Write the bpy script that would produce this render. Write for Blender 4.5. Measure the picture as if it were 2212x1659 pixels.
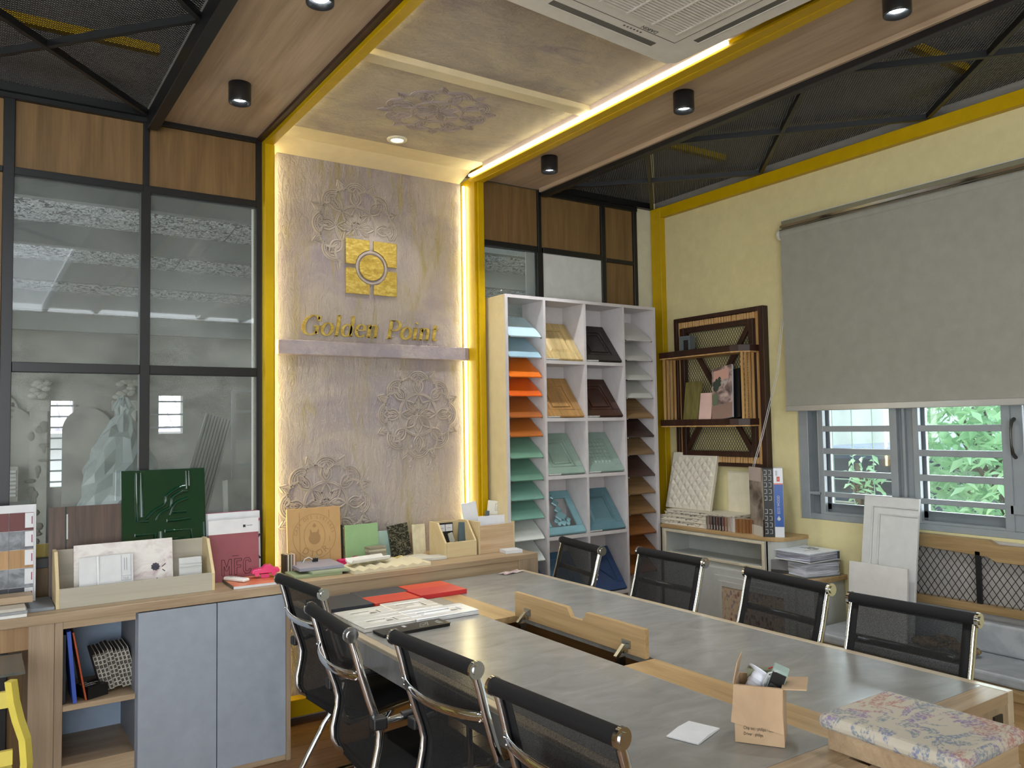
import bpy, bmesh, math, random
from mathutils import Matrix, Vector, Euler
random.seed(7)
R = math.radians
scene = bpy.context.scene
COL = scene.collection
for o in list(bpy.data.objects): bpy.data.objects.remove(o)

# ---------------------------------------------------------------- camera
# x runs along the back wall, y into it, z up; the camera stands at x=0, y=0
YAW, PITCH, ROLL, FPX, CAMZ = 0.59103, 0.05093, -0.01615, 1737.4, 1.6
fw = Vector((math.sin(YAW)*math.cos(PITCH), math.cos(YAW)*math.cos(PITCH), math.sin(PITCH)))
rt = Vector((math.cos(YAW), -math.sin(YAW), 0)); up = rt.cross(fw)
rt2 = math.cos(ROLL)*rt + math.sin(ROLL)*up; up2 = rt2.cross(fw)
cam = bpy.data.objects.new('camera', bpy.data.cameras.new('camera')); COL.objects.link(cam)
mw = Matrix.Identity(4)
for i in range(3):
    mw[i][0] = rt2[i]; mw[i][1] = up2[i]; mw[i][2] = -fw[i]
mw[2][3] = CAMZ
cam.matrix_world = mw
cam.data.sensor_width = 36.0; cam.data.lens = 36.0*FPX/2212; cam.data.clip_start = .05; cam.data.clip_end = 200
scene.camera = cam

# ---------------------------------------------------------------- world, sun, daylight, added fill, exposure
world = bpy.data.worlds.new('world'); scene.world = world; world.use_nodes = True
wn = world.node_tree.nodes; wl = world.node_tree.links; wn.clear()
wo = wn.new('ShaderNodeOutputWorld'); wb = wn.new('ShaderNodeBackground')
wb.inputs[0].default_value = (.88, .94, 1.0, 1); wb.inputs[1].default_value = 8.0
wl.new(wb.outputs[0], wo.inputs[0])
sun = bpy.data.objects.new('sun', bpy.data.lights.new('sun', 'SUN')); COL.objects.link(sun)
sun.data.energy = 12.0; sun.data.angle = R(.6); sun.data.color = (1, .95, .86)
sun.rotation_euler = Vector((-.42, .28, -1.0)).to_track_quat('-Z', 'Y').to_euler()
def area(name, loc, direction, sx, sy, energy, col):
    l = bpy.data.lights.new(name, 'AREA'); l.shape = 'RECTANGLE'; l.size = sx; l.size_y = sy
    l.energy = energy; l.color = col
    o = bpy.data.objects.new(name, l); COL.objects.link(o); o.location = loc
    o.rotation_euler = Vector(direction).to_track_quat('-Z', 'Z').to_euler(); return o
# fill lamps added behind the camera to brighten the room, in invented wall openings
area('fill_light_front', (-1.42, -2.9, 1.5), (.18, 1, .02), 3.1, 2.4, 100, (.97, .985, 1.0))
area('fill_light_side', (-2.9, .6, 1.5), (1, 0, 0), 2.4, 1.6, 34, (.97, .985, 1.0))
# daylight at the window on the right
area('daylight_window', (4.50, 2.2, 1.75), (-1, 0, -.15), 1.9, 1.6, 130, (.84, .92, 1.0))
# unseen fill lamp added to brighten the hall behind the glass
area('fill_light_hall', (-3.2, 7.6, 1.7), (1, 0, -.05), 5.0, 2.4, 560, (.97, .98, 1.0))
vs = scene.view_settings
vs.view_transform = 'Standard'; vs.look = 'None'; vs.exposure = -0.38; vs.gamma = 1.0; vs.use_curve_mapping = False

# ---------------------------------------------------------------- helpers
def hexc(h):
    h = h.lstrip('#'); v = [int(h[i:i+2], 16)/255 for i in (0, 2, 4)]
    return tuple((c/12.92 if c <= .04045 else ((c+.055)/1.055)**2.4) for c in v) + (1,)

class G:
    """collects shapes; build() links them as ONE mesh object"""
    def __init__(s): s.v = []; s.f = []; s.m = []; s.sm = []
    def add(s, vs_, fs, m=0, smooth=False):
        n = len(s.v); s.v += [tuple(p) for p in vs_]
        for f in fs: s.f.append(tuple(i+n for i in f)); s.m.append(m); s.sm.append(smooth)
        return s
    def box(s, x0, x1, y0, y1, z0, z1, m=0):
        return s.add([(x0,y0,z0),(x1,y0,z0),(x1,y1,z0),(x0,y1,z0),(x0,y0,z1),(x1,y0,z1),(x1,y1,z1),(x0,y1,z1)],
                     [(0,3,2,1),(4,5,6,7),(0,1,5,4),(1,2,6,5),(2,3,7,6),(3,0,4,7)], m)
    def boxm(s, mat, x0, x1, y0, y1, z0, z1, m=0):
        n = len(s.v); s.box(x0,x1,y0,y1,z0,z1,m)
        for i in range(n, len(s.v)): s.v[i] = tuple(mat @ Vector(s.v[i]))
        return s
    def bar(s, p0, p1, w, h, m=0, upv=(0,0,1)):
        p0 = Vector(p0); p1 = Vector(p1); d = (p1-p0).normalized(); u = Vector(upv)
        if abs(d.dot(u)) > .98: u = Vector((1,0,0))
        a = d.cross(u).normalized(); b = a.cross(d).normalized()
        q = []
        for p in (p0, p1):
            for sx, sy in ((-1,-1),(1,-1),(1,1),(-1,1)): q.append(p+a*sx*w/2+b*sy*h/2)
        return s.add(q, [(3,2,1,0),(4,5,6,7),(0,1,5,4),(1,2,6,5),(2,3,7,6),(3,0,4,7)], m)
    def tube(s, pts, r, n=8, m=0, caps=True, ry=None, upv=None):
        pts = [Vector(p) for p in pts]; N = len(pts); rings = []
        rr = r if isinstance(r, (list, tuple)) else [r]*N
        prev = None
        for i, p in enumerate(pts):
            d = (pts[min(i+1,N-1)]-pts[max(i-1,0)])
            d = d.normalized() if d.length > 1e-9 else Vector((0,0,1))
            if prev is None:
                u = Vector(upv) if upv else (Vector((0,0,1)) if abs(d.z) < .9 else Vector((1,0,0)))
            else: u = prev
            a = d.cross(u); a = a.normalized() if a.length > 1e-6 else d.orthogonal().normalized()
            b = a.cross(d).normalized(); prev = b
            k = 1 if ry is None else ry
            rings.append([p+(a*math.cos(2*math.pi*j/n)+b*k*math.sin(2*math.pi*j/n))*rr[i] for j in range(n)])
        vs_ = [q for rg in rings for q in rg]; fs = []
        for i in range(N-1):
            for j in range(n):
                k2 = (j+1) % n; fs.append((i*n+j, i*n+k2, (i+1)*n+k2, (i+1)*n+j))
        s.add(vs_, fs, m, n > 5)
        if caps: s.add(rings[0], [tuple(range(n-1,-1,-1))], m); s.add(rings[-1], [tuple(range(n))], m)
        return s
    def cyl(s, p0, p1, r, n=16, m=0, r1=None): return s.tube([p0, p1], [r, r if r1 is None else r1], n, m)
    def lathe(s, c, prof, n=20, m=0, smooth=True):
        c = Vector(c); vs_ = []; fs = []
        for (r, z) in prof:
            for j in range(n):
                a = 2*math.pi*j/n; vs_.append(c+Vector((r*math.cos(a), r*math.sin(a), z)))
        for i in range(len(prof)-1):
            for j in range(n):
                k = (j+1) % n; fs.append((i*n+j, i*n+k, (i+1)*n+k, (i+1)*n+j))
        return s.add(vs_, fs, m, smooth)
    def ball(s, c, r, n=10, m=0, sc=(1,1,1)):
        c = Vector(c); vs_ = []; fs = []; K = max(4, n//2)
        for i in range(K+1):
            t = math.pi*i/K
            for j in range(n):
                a = 2*math.pi*j/n
                vs_.append(c+Vector((r*sc[0]*math.sin(t)*math.cos(a), r*sc[1]*math.sin(t)*math.sin(a), r*sc[2]*math.cos(t))))
        for i in range(K):
            for j in range(n):
                k = (j+1) % n; fs.append((i*n+j, (i+1)*n+j, (i+1)*n+k, i*n+k))
        return s.add(vs_, fs, m, True)
    def prism(s, poly, w0, w1, fn, m=0):
        """poly in (u,v), extruded along w; fn(u,v,w) -> xyz"""
        n = len(poly)
        vs_ = [fn(u, v, w0) for u, v in poly]+[fn(u, v, w1) for u, v in poly]
        fs = [tuple(range(n-1,-1,-1)), tuple(range(n, 2*n))]
        for i in range(n): j = (i+1) % n; fs.append((i, j, n+j, n+i))
        return s.add(vs_, fs, m)
    def ribbon(s, pts, widths, w0, w1, fn, m=0, closed=False):
        """flat stroke of given widths along pts (u,v), extruded from w0 to w1"""
        N = len(pts); L = []; Rr = []
        for i in range(N):
            if closed: a = pts[(i-1) % N]; b = pts[(i+1) % N]
            else: a = pts[max(i-1,0)]; b = pts[min(i+1,N-1)]
            dx, dy = b[0]-a[0], b[1]-a[1]; l = math.hypot(dx, dy) or 1
            nx, ny = -dy/l, dx/l; w = (widths[i] if isinstance(widths, (list, tuple)) else widths)/2
            L.append((pts[i][0]+nx*w, pts[i][1]+ny*w)); Rr.append((pts[i][0]-nx*w, pts[i][1]-ny*w))
        K = N if closed else N-1
        for i in range(K):
            j = (i+1) % N
            s.prism([Rr[i], Rr[j], L[j], L[i]], w0, w1, fn, m)
        return s
    def build(s, name, mats, parent=None, world=False, bevel=0, seg=1, sub=0):
        me = bpy.data.meshes.new(name)
        vs_ = s.v
        if parent is not None and world:
            L = parent.location; vs_ = [(x-L.x, y-L.y, z-L.z) for x, y, z in vs_]
        me.from_pydata(vs_, [], s.f)
        if not isinstance(mats, (list, tuple)): mats = [mats]
        for mt in mats: me.materials.append(mt)
        me.polygons.foreach_set('material_index', s.m); me.polygons.foreach_set('use_smooth', s.sm)
        me.update()
        bm = bmesh.new(); bm.from_mesh(me); bmesh.ops.recalc_face_normals(bm, faces=bm.faces[:]); bm.to_mesh(me); bm.free()
        o = bpy.data.objects.new(name, me); COL.objects.link(o)
        if parent is not None: o.parent = parent
        if bevel:
            b = o.modifiers.new('bevel', 'BEVEL'); b.width = bevel; b.segments = seg; b.limit_method = 'ANGLE'; b.angle_limit = R(40)
        if sub:
            b = o.modifiers.new('sub', 'SUBSURF'); b.levels = sub; b.render_levels = sub
        return o

def tag(o, label=None, cat=None, group=None, kind=None):
    if label: o['label'] = label
    if cat: o['category'] = cat
    if group: o['group'] = group
    if kind: o['kind'] = kind
    return o
def thing(name, label, cat, loc=(0,0,0), rz=0, group=None, rot=None, kind=None):
    o = bpy.data.objects.new(name, None); COL.objects.link(o); o.location = loc
    o.empty_display_size = .05
    o.rotation_euler = rot if rot else (0, 0, rz)
    return tag(o, label, cat, group, kind)
def struct(name, kind='structure', loc=(0,0,0)):
    o = bpy.data.objects.new(name, None); COL.objects.link(o); o.location = loc; o['kind'] = kind; return o
def solo(g, name, mats, label, cat, loc=(0,0,0), rot=(0,0,0), group=None, bevel=0, seg=1):
    o = g.build(name, mats, bevel=bevel, seg=seg); o.location = loc; o.rotation_euler = rot
    return tag(o, label, cat, group)
def dup(root, loc, rz, label=None, group=None):
    r = root.copy(); COL.objects.link(r); r.location = loc; r.rotation_euler = (0, 0, rz)
    if label: r['label'] = label
    if group: r['group'] = group
    for ch in list(root.children):
        c = ch.copy(); COL.objects.link(c); c.parent = r
        for gch in list(ch.children):
            d = gch.copy(); COL.objects.link(d); d.parent = c
    return r
def text(s, size, mat, parent, loc, rot=(0,0,0), name='lettering', extrude=.0004, shear=0, align='LEFT', space=1.0, sx=1.0):
    cu = bpy.data.curves.new('t', 'FONT'); cu.body = s; cu.size = size; cu.extrude = extrude; cu.shear = shear
    cu.align_x = align; cu.space_character = space; cu.resolution_u = 3
    to = bpy.data.objects.new('t', cu); COL.objects.link(to)
    dg = bpy.context.evaluated_depsgraph_get(); me = bpy.data.meshes.new_from_object(to.evaluated_get(dg))
    bpy.data.objects.remove(to); bpy.data.curves.remove(cu)
    me.materials.clear(); me.materials.append(mat); me.name = name
    o = bpy.data.objects.new(name, me); COL.objects.link(o); o.parent = parent; o.location = loc; o.rotation_euler = rot; o.scale = (sx, 1, 1)
    return o
FRONT = (R(90), 0, 0)          # text standing upright, read from -y

# ---------------------------------------------------------------- materials
MATS = {}
def newmat(name):
    m = bpy.data.materials.new(name); m.use_nodes = True; nt = m.node_tree; nt.nodes.clear()
    out = nt.nodes.new('ShaderNodeOutputMaterial'); MATS[name] = m
    return m, nt, out
def N(nt, t, **k):
    n = nt.nodes.new(t)
    for a, b in k.items():
        if a.startswith('i_'): n.inputs[a[2:].replace('_', ' ')].default_value = b
        else: setattr(n, a, b)
    return n
def bsdf(nt, out, col=(.8,.8,.8,1), rough=.5, metal=0, spec=.5):
    b = nt.nodes.new('ShaderNodeBsdfPrincipled'); b.inputs['Base Color'].default_value = col
    b.inputs['Roughness'].default_value = rough; b.inputs['Metallic'].default_value = metal
    b.inputs['Specular IOR Level'].default_value = spec
    nt.links.new(b.outputs[0], out.inputs[0]); return b
def coords(nt, scale=(1,1,1), rot=(0,0,0)):
    tc = nt.nodes.new('ShaderNodeTexCoord'); mp = nt.nodes.new('ShaderNodeMapping')
    mp.inputs['Scale'].default_value = scale; mp.inputs['Rotation'].default_value = rot
    nt.links.new(tc.outputs['Object'], mp.inputs[0]); return mp.outputs[0]
def noise(nt, vec, scale, detail=4, rough=.5, dist=0):
    n = nt.nodes.new('ShaderNodeTexNoise'); n.inputs['Scale'].default_value = scale; n.inputs['Detail'].default_value = detail
    n.inputs['Roughness'].default_value = rough; n.inputs['Distortion'].default_value = dist
    nt.links.new(vec, n.inputs['Vector']); return n.outputs['Fac']
def ramp(nt, fac, stops, interp='LINEAR'):
    r = nt.nodes.new('ShaderNodeValToRGB'); r.color_ramp.interpolation = interp
    e = r.color_ramp.elements
    while len(e) < len(stops): e.new(.5)
    for i, (p, c) in enumerate(stops): e[i].position = p; e[i].color = c if not isinstance(c, str) else hexc(c)
    nt.links.new(fac, r.inputs[0]); return r.outputs[0]
def mix(nt, fac, a, b, mode='MIX'):
    m = nt.nodes.new('ShaderNodeMix'); m.data_type = 'RGBA'; m.blend_type = mode
    for sk, v in ((m.inputs[0], fac), (m.inputs[6], a), (m.inputs[7], b)):
        if hasattr(v, 'node'): nt.links.new(v, sk)
        else: sk.default_value = v if not isinstance(v, str) else hexc(v)
    return m.outputs[2]
def bump(nt, b, h, strength=.3, dist=.01):
    n = nt.nodes.new('ShaderNodeBump'); n.inputs['Strength'].default_value = strength; n.inputs['Distance'].default_value = dist
    nt.links.new(h, n.inputs['Height']); nt.links.new(n.outputs[0], b.inputs['Normal'])
def math_(nt, op, a, b=None, c=None):
    m = nt.nodes.new('ShaderNodeMath'); m.operation = op
    for i, v in enumerate((a, b, c)):
        if v is None: continue
        if hasattr(v, 'node'): nt.links.new(v, m.inputs[i])
        else: m.inputs[i].default_value = v
    return m.outputs[0]

def plain(name, col, rough=.5, metal=0, spec=.5, vary=0, coat=0):
    if name in MATS: return MATS[name]
    m, nt, out = newmat(name); c = hexc(col); b = bsdf(nt, out, c, rough, metal, spec)
    f = noise(nt, coords(nt), 14, 5, .6)
    d = .06+vary
    lo = tuple(x*(1-d) for x in c[:3])+(1,); hi = tuple(min(1, x*(1+d)) for x in c[:3])+(1,)
    nt.links.new(ramp(nt, f, [(.3, lo), (.7, hi)]), b.inputs['Base Color'])
    if coat: b.inputs['Coat Weight'].default_value = coat; b.inputs['Coat Roughness'].default_value = .05
    return m
def wood(name, c1, c2, axis='z', scale=1.0, rough=.45, bumpy=.05, contrast=1.0, coat=0):
    if name in MATS: return MATS[name]
    m, nt, out = newmat(name); b = bsdf(nt, out, rough=rough, spec=.4)
    k = {'x': (1.2, 16, 16), 'y': (16, 1.2, 16), 'z': (16, 16, 1.2)}[axis]
    k2 = {'x': (4, 140, 140), 'y': (140, 4, 140), 'z': (140, 140, 4)}[axis]
    f1 = noise(nt, coords(nt, tuple(v*scale for v in k)), 1.0, 5, .6, .6)
    f2 = noise(nt, coords(nt, tuple(v*scale for v in k2)), 1.0, 2, .5)
    f = math_(nt, 'ADD', math_(nt, 'MULTIPLY', f1, .75), math_(nt, 'MULTIPLY', f2, .25))
    lo = .5-.16/contrast; hi = .5+.14/contrast
    nt.links.new(ramp(nt, f, [(lo, c2), (hi, c1)]), b.inputs['Base Color'])
    if bumpy: bump(nt, b, f2, bumpy, .002)
    if coat: b.inputs['Coat Weight'].default_value = coat; b.inputs['Coat Roughness'].default_value = .12
    return m
def mottled(name, stops, scale=4, detail=6, rough=.5, bumpy=0, bscale=30, stretch=(1,1,1), dist=.5, spec=.5):
    if name in MATS: return MATS[name]
    m, nt, out = newmat(name); b = bsdf(nt, out, rough=rough, spec=spec)
    f = noise(nt, coords(nt, stretch), scale, detail, .6, dist)
    nt.links.new(ramp(nt, f, stops), b.inputs['Base Color'])
    if bumpy: bump(nt, b, noise(nt, coords(nt), bscale, 5, .6), bumpy, .01)
    return m
def emit(name, col, strength):
    if name in MATS: return MATS[name]
    m, nt, out = newmat(name); e = nt.nodes.new('ShaderNodeEmission')
    e.inputs[0].default_value = hexc(col); e.inputs[1].default_value = strength; nt.links.new(e.outputs[0], out.inputs[0]); return m
OAKV = wood('oak_vertical', '#a08c74', '#826f59', 'z', 1.0, .45)
PANW = wood('wall_panel_oak', '#7d623e', '#614a2c', 'z', 1.0, .45)
OAKX = wood('oak_along_x', '#ac967a', '#8d775d', 'x', 1.0, .42)
OAKY = wood('oak_along_y', '#b99b70', '#987c54', 'y', 1.0, .35)
CEILW = wood('ceiling_oak', '#b5a088', '#98836b', 'y', .8, .4)
BEAM = wood('bench_oak', '#a0875f', '#7d6543', 'y', 1.2, .4)
BIRCH = wood('birch_ply', '#cdbb93', '#bba67c', 'x', .7, .5, 0, .7)
BIRCHP = wood('pale_birch', '#aea899', '#9c9688', 'x', .5, .55, 0, .8)
DARKW = wood('dark_brown_wood', '#3d251b', '#26150f', 'z', 1.0, .4)
BROWNB = wood('taupe_wood', '#5b4a40', '#40332c', 'z', 1.5, .45)
LIGHTW = wood('light_stick_wood', '#c9a36e', '#9d7443', 'z', 2.0, .5)
FLOORW = wood('floor_laminate', '#8f6a4c', '#6d4c35', 'x', .8, .25, .05, 1.0, .3)
BLACK = plain('black_steel', '#121315', .38, 0, .5)
DGREY = plain('dark_grey_steel', '#2e3032', .35, .3)
YEL = plain('yellow_paint', '#b49300', .38, 0, .3)
CREAM = plain('cream_wall', '#ccc293', .75)
WHITE = plain('white_paint', '#bdbebc', .5)
WHITEG = plain('white_gloss', '#cbcccd', .18)
WBOARD = plain('whiteboard', '#c9cbc8', .35)
CHROME = plain('chrome', '#d5d8da', .08, 1)
STEEL = plain('brushed_steel', '#a8a8a4', .25, 1)
BLKPL = plain('black_plastic', '#141416', .45)
BLKFAB = plain('black_fabric', '#121214', .75, 0, .3)
GREYW = plain('window_grey', '#868c90', .35)
DARKGW = plain('window_grey_shade', '#6b7278', .4)
SHELFW = plain('lilac_white_laminate', '#c3bebe', .4)
SHELFC = plain('cream_side', '#d3c59d', .5)
CABW = plain('grey_white_cabinet', '#b4b6b2', .35)
BLUEG = plain('blue_grey_door', '#949ba5', .3)
BLUEB = plain('blue_back_panel', '#8fa0b5', .45)
PAPER = plain('paper_white', '#cfd0d3', .6)
LILACP = plain('pinkish_board', '#d5c4bd', .6)
GREYB = plain('grey_board', '#8f9190', .5)
CONC = mottled('concrete_laminate', [(.3, '#7e7d7a'), (.5, '#898884'), (.62, '#8f8e8b'), (.78, '#999895')], 5, 8, .24, .03, 60, (1.0, 2.2, 1), .8)
TRIM = plain('beige_edge_band', '#b3a48c', .3)
ACW = plain('unit_plastic', '#cbc8c0', .4)
ACD = plain('unit_slot', '#565550', .6)
CARD = mottled('cardboard', [(.35, '#a58a6c'), (.65, '#b79b7b')], 6, 4, .75)
BLIND = plain('blind_fabric', '#94938a', .8, 0, .2)
ALU = plain('aluminium', '#b9bcbe', .22, .9)
GOLD = mottled('gold_leaf', [(.3, '#8a742c'), (.52, '#ad9440'), (.75, '#cdbb78')], 22, 6, .4, .5, 30, (1,1,2.2), 1.2)
LED = emit('led_tape', '#fff0b8', 38)
LEDC = emit('led_tape_ceiling', '#fff2c4', 13)
LAMPM = emit('lamp_face', '#eaf6ff', 14)

def plaster(name, base, grey, stain, amount=.5, swap=False):
    m, nt, out = newmat(name); b = bsdf(nt, out, rough=.65, spec=.25)
    v = coords(nt)
    f = noise(nt, v, 2.2, 6, .62, .6)
    streak = coords(nt, (5, 5, 1.1) if not swap else (2, 5, 2))
    f2 = noise(nt, streak, 1.6, 6, .65, .8)
    c = ramp(nt, f, [(.36, grey), (.6, base)])
    msk = ramp(nt, f2, [(amount, (0,0,0,1)), (amount+.16, (.75,.75,.75,1))])
    nt.links.new(mix(nt, msk, c, stain), b.inputs['Base Color'])
    h = math_(nt, 'ADD', noise(nt, coords(nt, (9, 9, 3) if not swap else (3, 9, 3)), 3, 9, .68, 1.4), math_(nt, 'MULTIPLY', noise(nt, v, 70, 4, .6), .25))
    bump(nt, b, h, .75, .035)
    return m
PLAST = plaster('plaster_wall', '#b0a69d', '#968c93', '#a0935a', .53)
PLASTC = plaster('plaster_ceiling', '#c4b8a0', '#a4988f', '#8f848d', .56, True)
PLASTB = plain('plaster_band', '#cbbd9b', .6)
RELIEF = plain('plaster_relief', '#9b9188', .6, 0, .3, .12)
RELIEFD = plain('plaster_relief_grey', '#968a88', .6, 0, .3, .1)

def glassy(name, tint='#e8f0ee', refl=.10, haze=.06, hazecol='#b9c0bd'):
    m, nt, out = newmat(name)
    t = nt.nodes.new('ShaderNodeBsdfTransparent'); t.inputs[0].default_value = hexc(tint)
    g = nt.nodes.new('ShaderNodeBsdfGlossy'); g.inputs['Roughness'].default_value = .02
    d = nt.nodes.new('ShaderNodeBsdfDiffuse'); d.inputs[0].default_value = hexc(hazecol)
    fr = nt.nodes.new('ShaderNodeFresnel'); fr.inputs[0].default_value = 1.5
    f = math_(nt, 'ADD', math_(nt, 'MULTIPLY', fr.outputs[0], 1.0), refl*.3)
    m1 = nt.nodes.new('ShaderNodeMixShader'); m2 = nt.nodes.new('ShaderNodeMixShader')
    hz = ramp(nt, noise(nt, coords(nt), 2.5, 6, .6, .5), [(.35, (haze*.5,)*3+(1,)), (.7, (haze*1.6,)*3+(1,))])
    nt.links.new(hz, m1.inputs[0]); nt.links.new(t.outputs[0], m1.inputs[1]); nt.links.new(d.outputs[0], m1.inputs[2])
    nt.links.new(f, m2.inputs[0]); nt.links.new(m1.outputs[0], m2.inputs[1]); nt.links.new(g.outputs[0], m2.inputs[2])
    nt.links.new(m2.outputs[0], out.inputs[0]); return m
GLASS = glassy('partition_glass', '#dfe6e4', .10, .16)
GLASSW = glassy('window_glass', '#eef8f6', .05, .12, '#dfe8e6')  # milky diffuse veil put in the glass imitates lens flare over the view
GLASSD = glassy('dark_glass', '#8a918e', .2, .25, '#8c9390')

def sheer(name, col, opacity, rough=.8, cell=None):
    m, nt, out = newmat(name); b = bsdf(nt, out, hexc(col), rough, 0, .3)
    t = nt.nodes.new('ShaderNodeBsdfTransparent'); mx = nt.nodes.new('ShaderNodeMixShader')
    f = noise(nt, coords(nt, (1, 1, 1)), 500, 2, .5)
    nt.links.new(ramp(nt, f, [(.3, (opacity-.12,)*3+(1,)), (.7, (min(1, opacity+.12),)*3+(1,))]), mx.inputs[0])
    nt.links.new(t.outputs[0], mx.inputs[1]); nt.links.new(b.outputs[0], mx.inputs[2]); nt.links.new(mx.outputs[0], out.inputs[0]); return m
NET = sheer('chair_net', '#17181a', .84)
PLASTW = sheer('plastic_wrap', '#9aa6a6', .55, .15)

def perforated(name, pitch=.0115, hole=.34):
    m, nt, out = newmat(name); b = bsdf(nt, out, hexc('#17181a'), .45, .3)
    t = nt.nodes.new('ShaderNodeBsdfTransparent'); mx = nt.nodes.new('ShaderNodeMixShader')
    vo = nt.nodes.new('ShaderNodeTexVoronoi'); vo.voronoi_dimensions = '2D'; vo.inputs['Scale'].default_value = 1/pitch; vo.inputs['Randomness'].default_value = 0
    nt.links.new(coords(nt, (1, 1.0, 1), (0, 0, R(45))), vo.inputs['Vector'])
    f = math_(nt, 'GREATER_THAN', vo.outputs['Distance'], hole)
    nt.links.new(f, mx.inputs[0]); nt.links.new(t.outputs[0], mx.inputs[1]); nt.links.new(b.outputs[0], mx.inputs[2]); nt.links.new(mx.outputs[0], out.inputs[0]); return m
PERF = perforated('perforated_black_sheet')

# ================================================================ STRUCTURE
# floor with laminate planks where the photo shows them
fl = struct('floor')
G().box(-3, 4.4, -3, 4.5, -.06, -.004).build('subfloor', FLOORW, fl)
pl0 = None; px0, py0 = -.3, 2.7
for r_ in range(13):
    off = (r_*37 % 90)/100
    for k in range(5):
        x0 = -.9-off*.9+k*.9
        if pl0 is None:
            pl0 = G().box(0, .897, 0, .137, -.004, 0).build('plank', FLOORW, fl, bevel=.001); pl0.location = (x0, 2.66+r_*.14, 0)
        else:
            c = pl0.copy(); COL.objects.link(c); c.parent = fl; c.location = (x0, 2.66+r_*.14, 0)

# rear part of the building that the camera stands in (behind the picture), openings shaped for the fill lamps
wb_ = struct('wall_front')
g = G(); g.box(-3.1, 4.4, -3.2, -3.05, 0, .2).box(-3.1, 4.4, -3.2, -3.05, 2.8, 3.15).box(.2, 4.4, -3.2, -3.05, .2, 2.8).box(-3.2, -3.05, -3.1, 4.5, 0, .7).box(-3.2, -3.05, -3.1, 4.5, 2.3, 3.15).box(-3.2, -3.05, -3.1, -.6, .7, 2.3).box(-3.2, -3.05, 1.8, 4.5, .7, 2.3)
g.build('wall_border', CREAM, wb_)

# ---- back partition (glass, black frames, oak panels)
wk = struct('wall_back')
Y0, Y1 = 4.36, 4.41
def fr(x0, x1, z0, z1, y0=Y0, y1=Y1): return G().box(x0, x1, y0, y1, z0, z1).build('mullion', BLACK, wk, bevel=.002)
fr(-1.02, -.975, 0, 3.19); fr(.10, .146, 0, 3.19); fr(.70, .728, 2.84, 3.19); fr(.689, .735, .97, 2.81, Y0-.006, Y1); fr(1.268, 1.298, 0, 3.19)
fr(.146, .70, 2.806, 2.842, Y0-.006); fr(.70, 1.268, 2.806, 2.842, Y0-.006); fr(-.975, .10, 2.815, 2.842); fr(-.975, .10, 1.89, 1.925)
fr(.146, .689, 1.883, 1.929, Y0-.006); fr(.735, 1.268, 1.883, 1.929, Y0-.006); fr(.146, 1.268, .97, 1.016); fr(-.975, 1.268, 3.165, 3.192, Y0-.008)
fr(3.149, 3.198, 0, 2.765); fr(3.16, 3.188, 2.765, 3.19); fr(3.717, 3.757, 0, 3.19); fr(4.026, 4.062, 0, 3.19)
fr(2.69, 3.149, 2.763, 2.80, Y0-.006); fr(3.198, 3.717, 2.763, 2.80, Y0-.006); fr(3.757, 4.026, 2.758, 2.785); fr(3.188, 4.062, 3.16, 3.19, Y0-.008); fr(2.69, 4.06, .95, .99)
def pan(x0, x1, z0, z1, mt=PANW, name='wood_panel', y0=4.375, y1=4.395): return G().box(x0, x1, y0, y1, z0, z1).build(name, mt, wk, bevel=.0015)
pan(.146, .70, 2.842, 3.165); pan(.728, 1.268, 2.842, 3.165); pan(-.975, .10, 2.842, 3.165); pan(-.975, .10, 1.925, 2.815); pan(-.975, .10, 0, 1.89)
pan(-3.05, -1.02, 0, 3.19); pan(.146, 1.268, 0, .97)
pan(2.69, 3.16, 2.80, 3.19); pan(3.188, 3.717, 2.80, 3.16); pan(3.757, 4.026, 2.785, 3.16); pan(3.757, 4.026, 0, 2.758); pan(2.69, 3.717, 0, .95)
pan(3.198, 3.717, .99, 2.763, WBOARD, 'white_panel', 4.37, 4.39); pan(3.075, 3.149, .99, 2.763, WBOARD, 'white_panel', 4.392, 4.40)
for x0, x1, z0, z1 in ((.146,.689,1.929,2.806),(.735,1.268,1.929,2.806),(.146,.689,1.016,1.883),(.735,1.268,1.016,1.883),(2.69,3.149,.99,2.763)):
    g = G(); g.add([(x0,4.385,z0),(x1,4.385,z0),(x1,4.385,z1),(x0,4.385,z1)], [(0,1,2,3)]); g.build('glass_pane', GLASS, wk)
G().box(.25, 1.27, 4.412, 4.43, 1.0, 1.075).build('yellow_net', YEL, wk)
# wall line above the ceiling
G().box(-3.1, 4.4, 4.40, 4.5, 3.195, 4.0).build('wall_border', plain('grey_upper_wall', '#6a675f', .8), wk)

# ---- right wall with the window opening
XW = 4.25
wr = struct('wall_right')
g = G(); g.box(XW, XW+.16, -3.1, 1.0, 0, 3.2).box(XW, XW+.16, 3.165, 4.36, 0, 3.2).box(XW, XW+.16, 1.0, 3.165, 0, 1.0).box(XW, XW+.16, 1.0, 3.165, 2.72, 3.2)
g.build('plaster_face', CREAM, wr); G().box(XW, XW+.16, -3.1, 4.36, 3.2, 4.0).build('upper_wall', MATS['grey_upper_wall'], wr)
wc = struct('wall_corner')
G().box(4.064, XW, 4.37, 4.5, 0, 3.19).build('corner_pier', plain('pale_pier', '#c6c3ab', .7), wc)
G().box(XW, XW+.16, 4.36, 4.62, 0, 4.0).build('corner_wall', CREAM, wc)
# yellow steel frame on the right wall
t4 = struct('trim_3')
G().box(4.20, XW, 4.262, 4.362, 0, 3.19).build('post', YEL, t4, bevel=.002); G().box(4.205, XW, -3, 4.262, 3.115, 3.19).build('beam', YEL, t4, bevel=.002)

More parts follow.
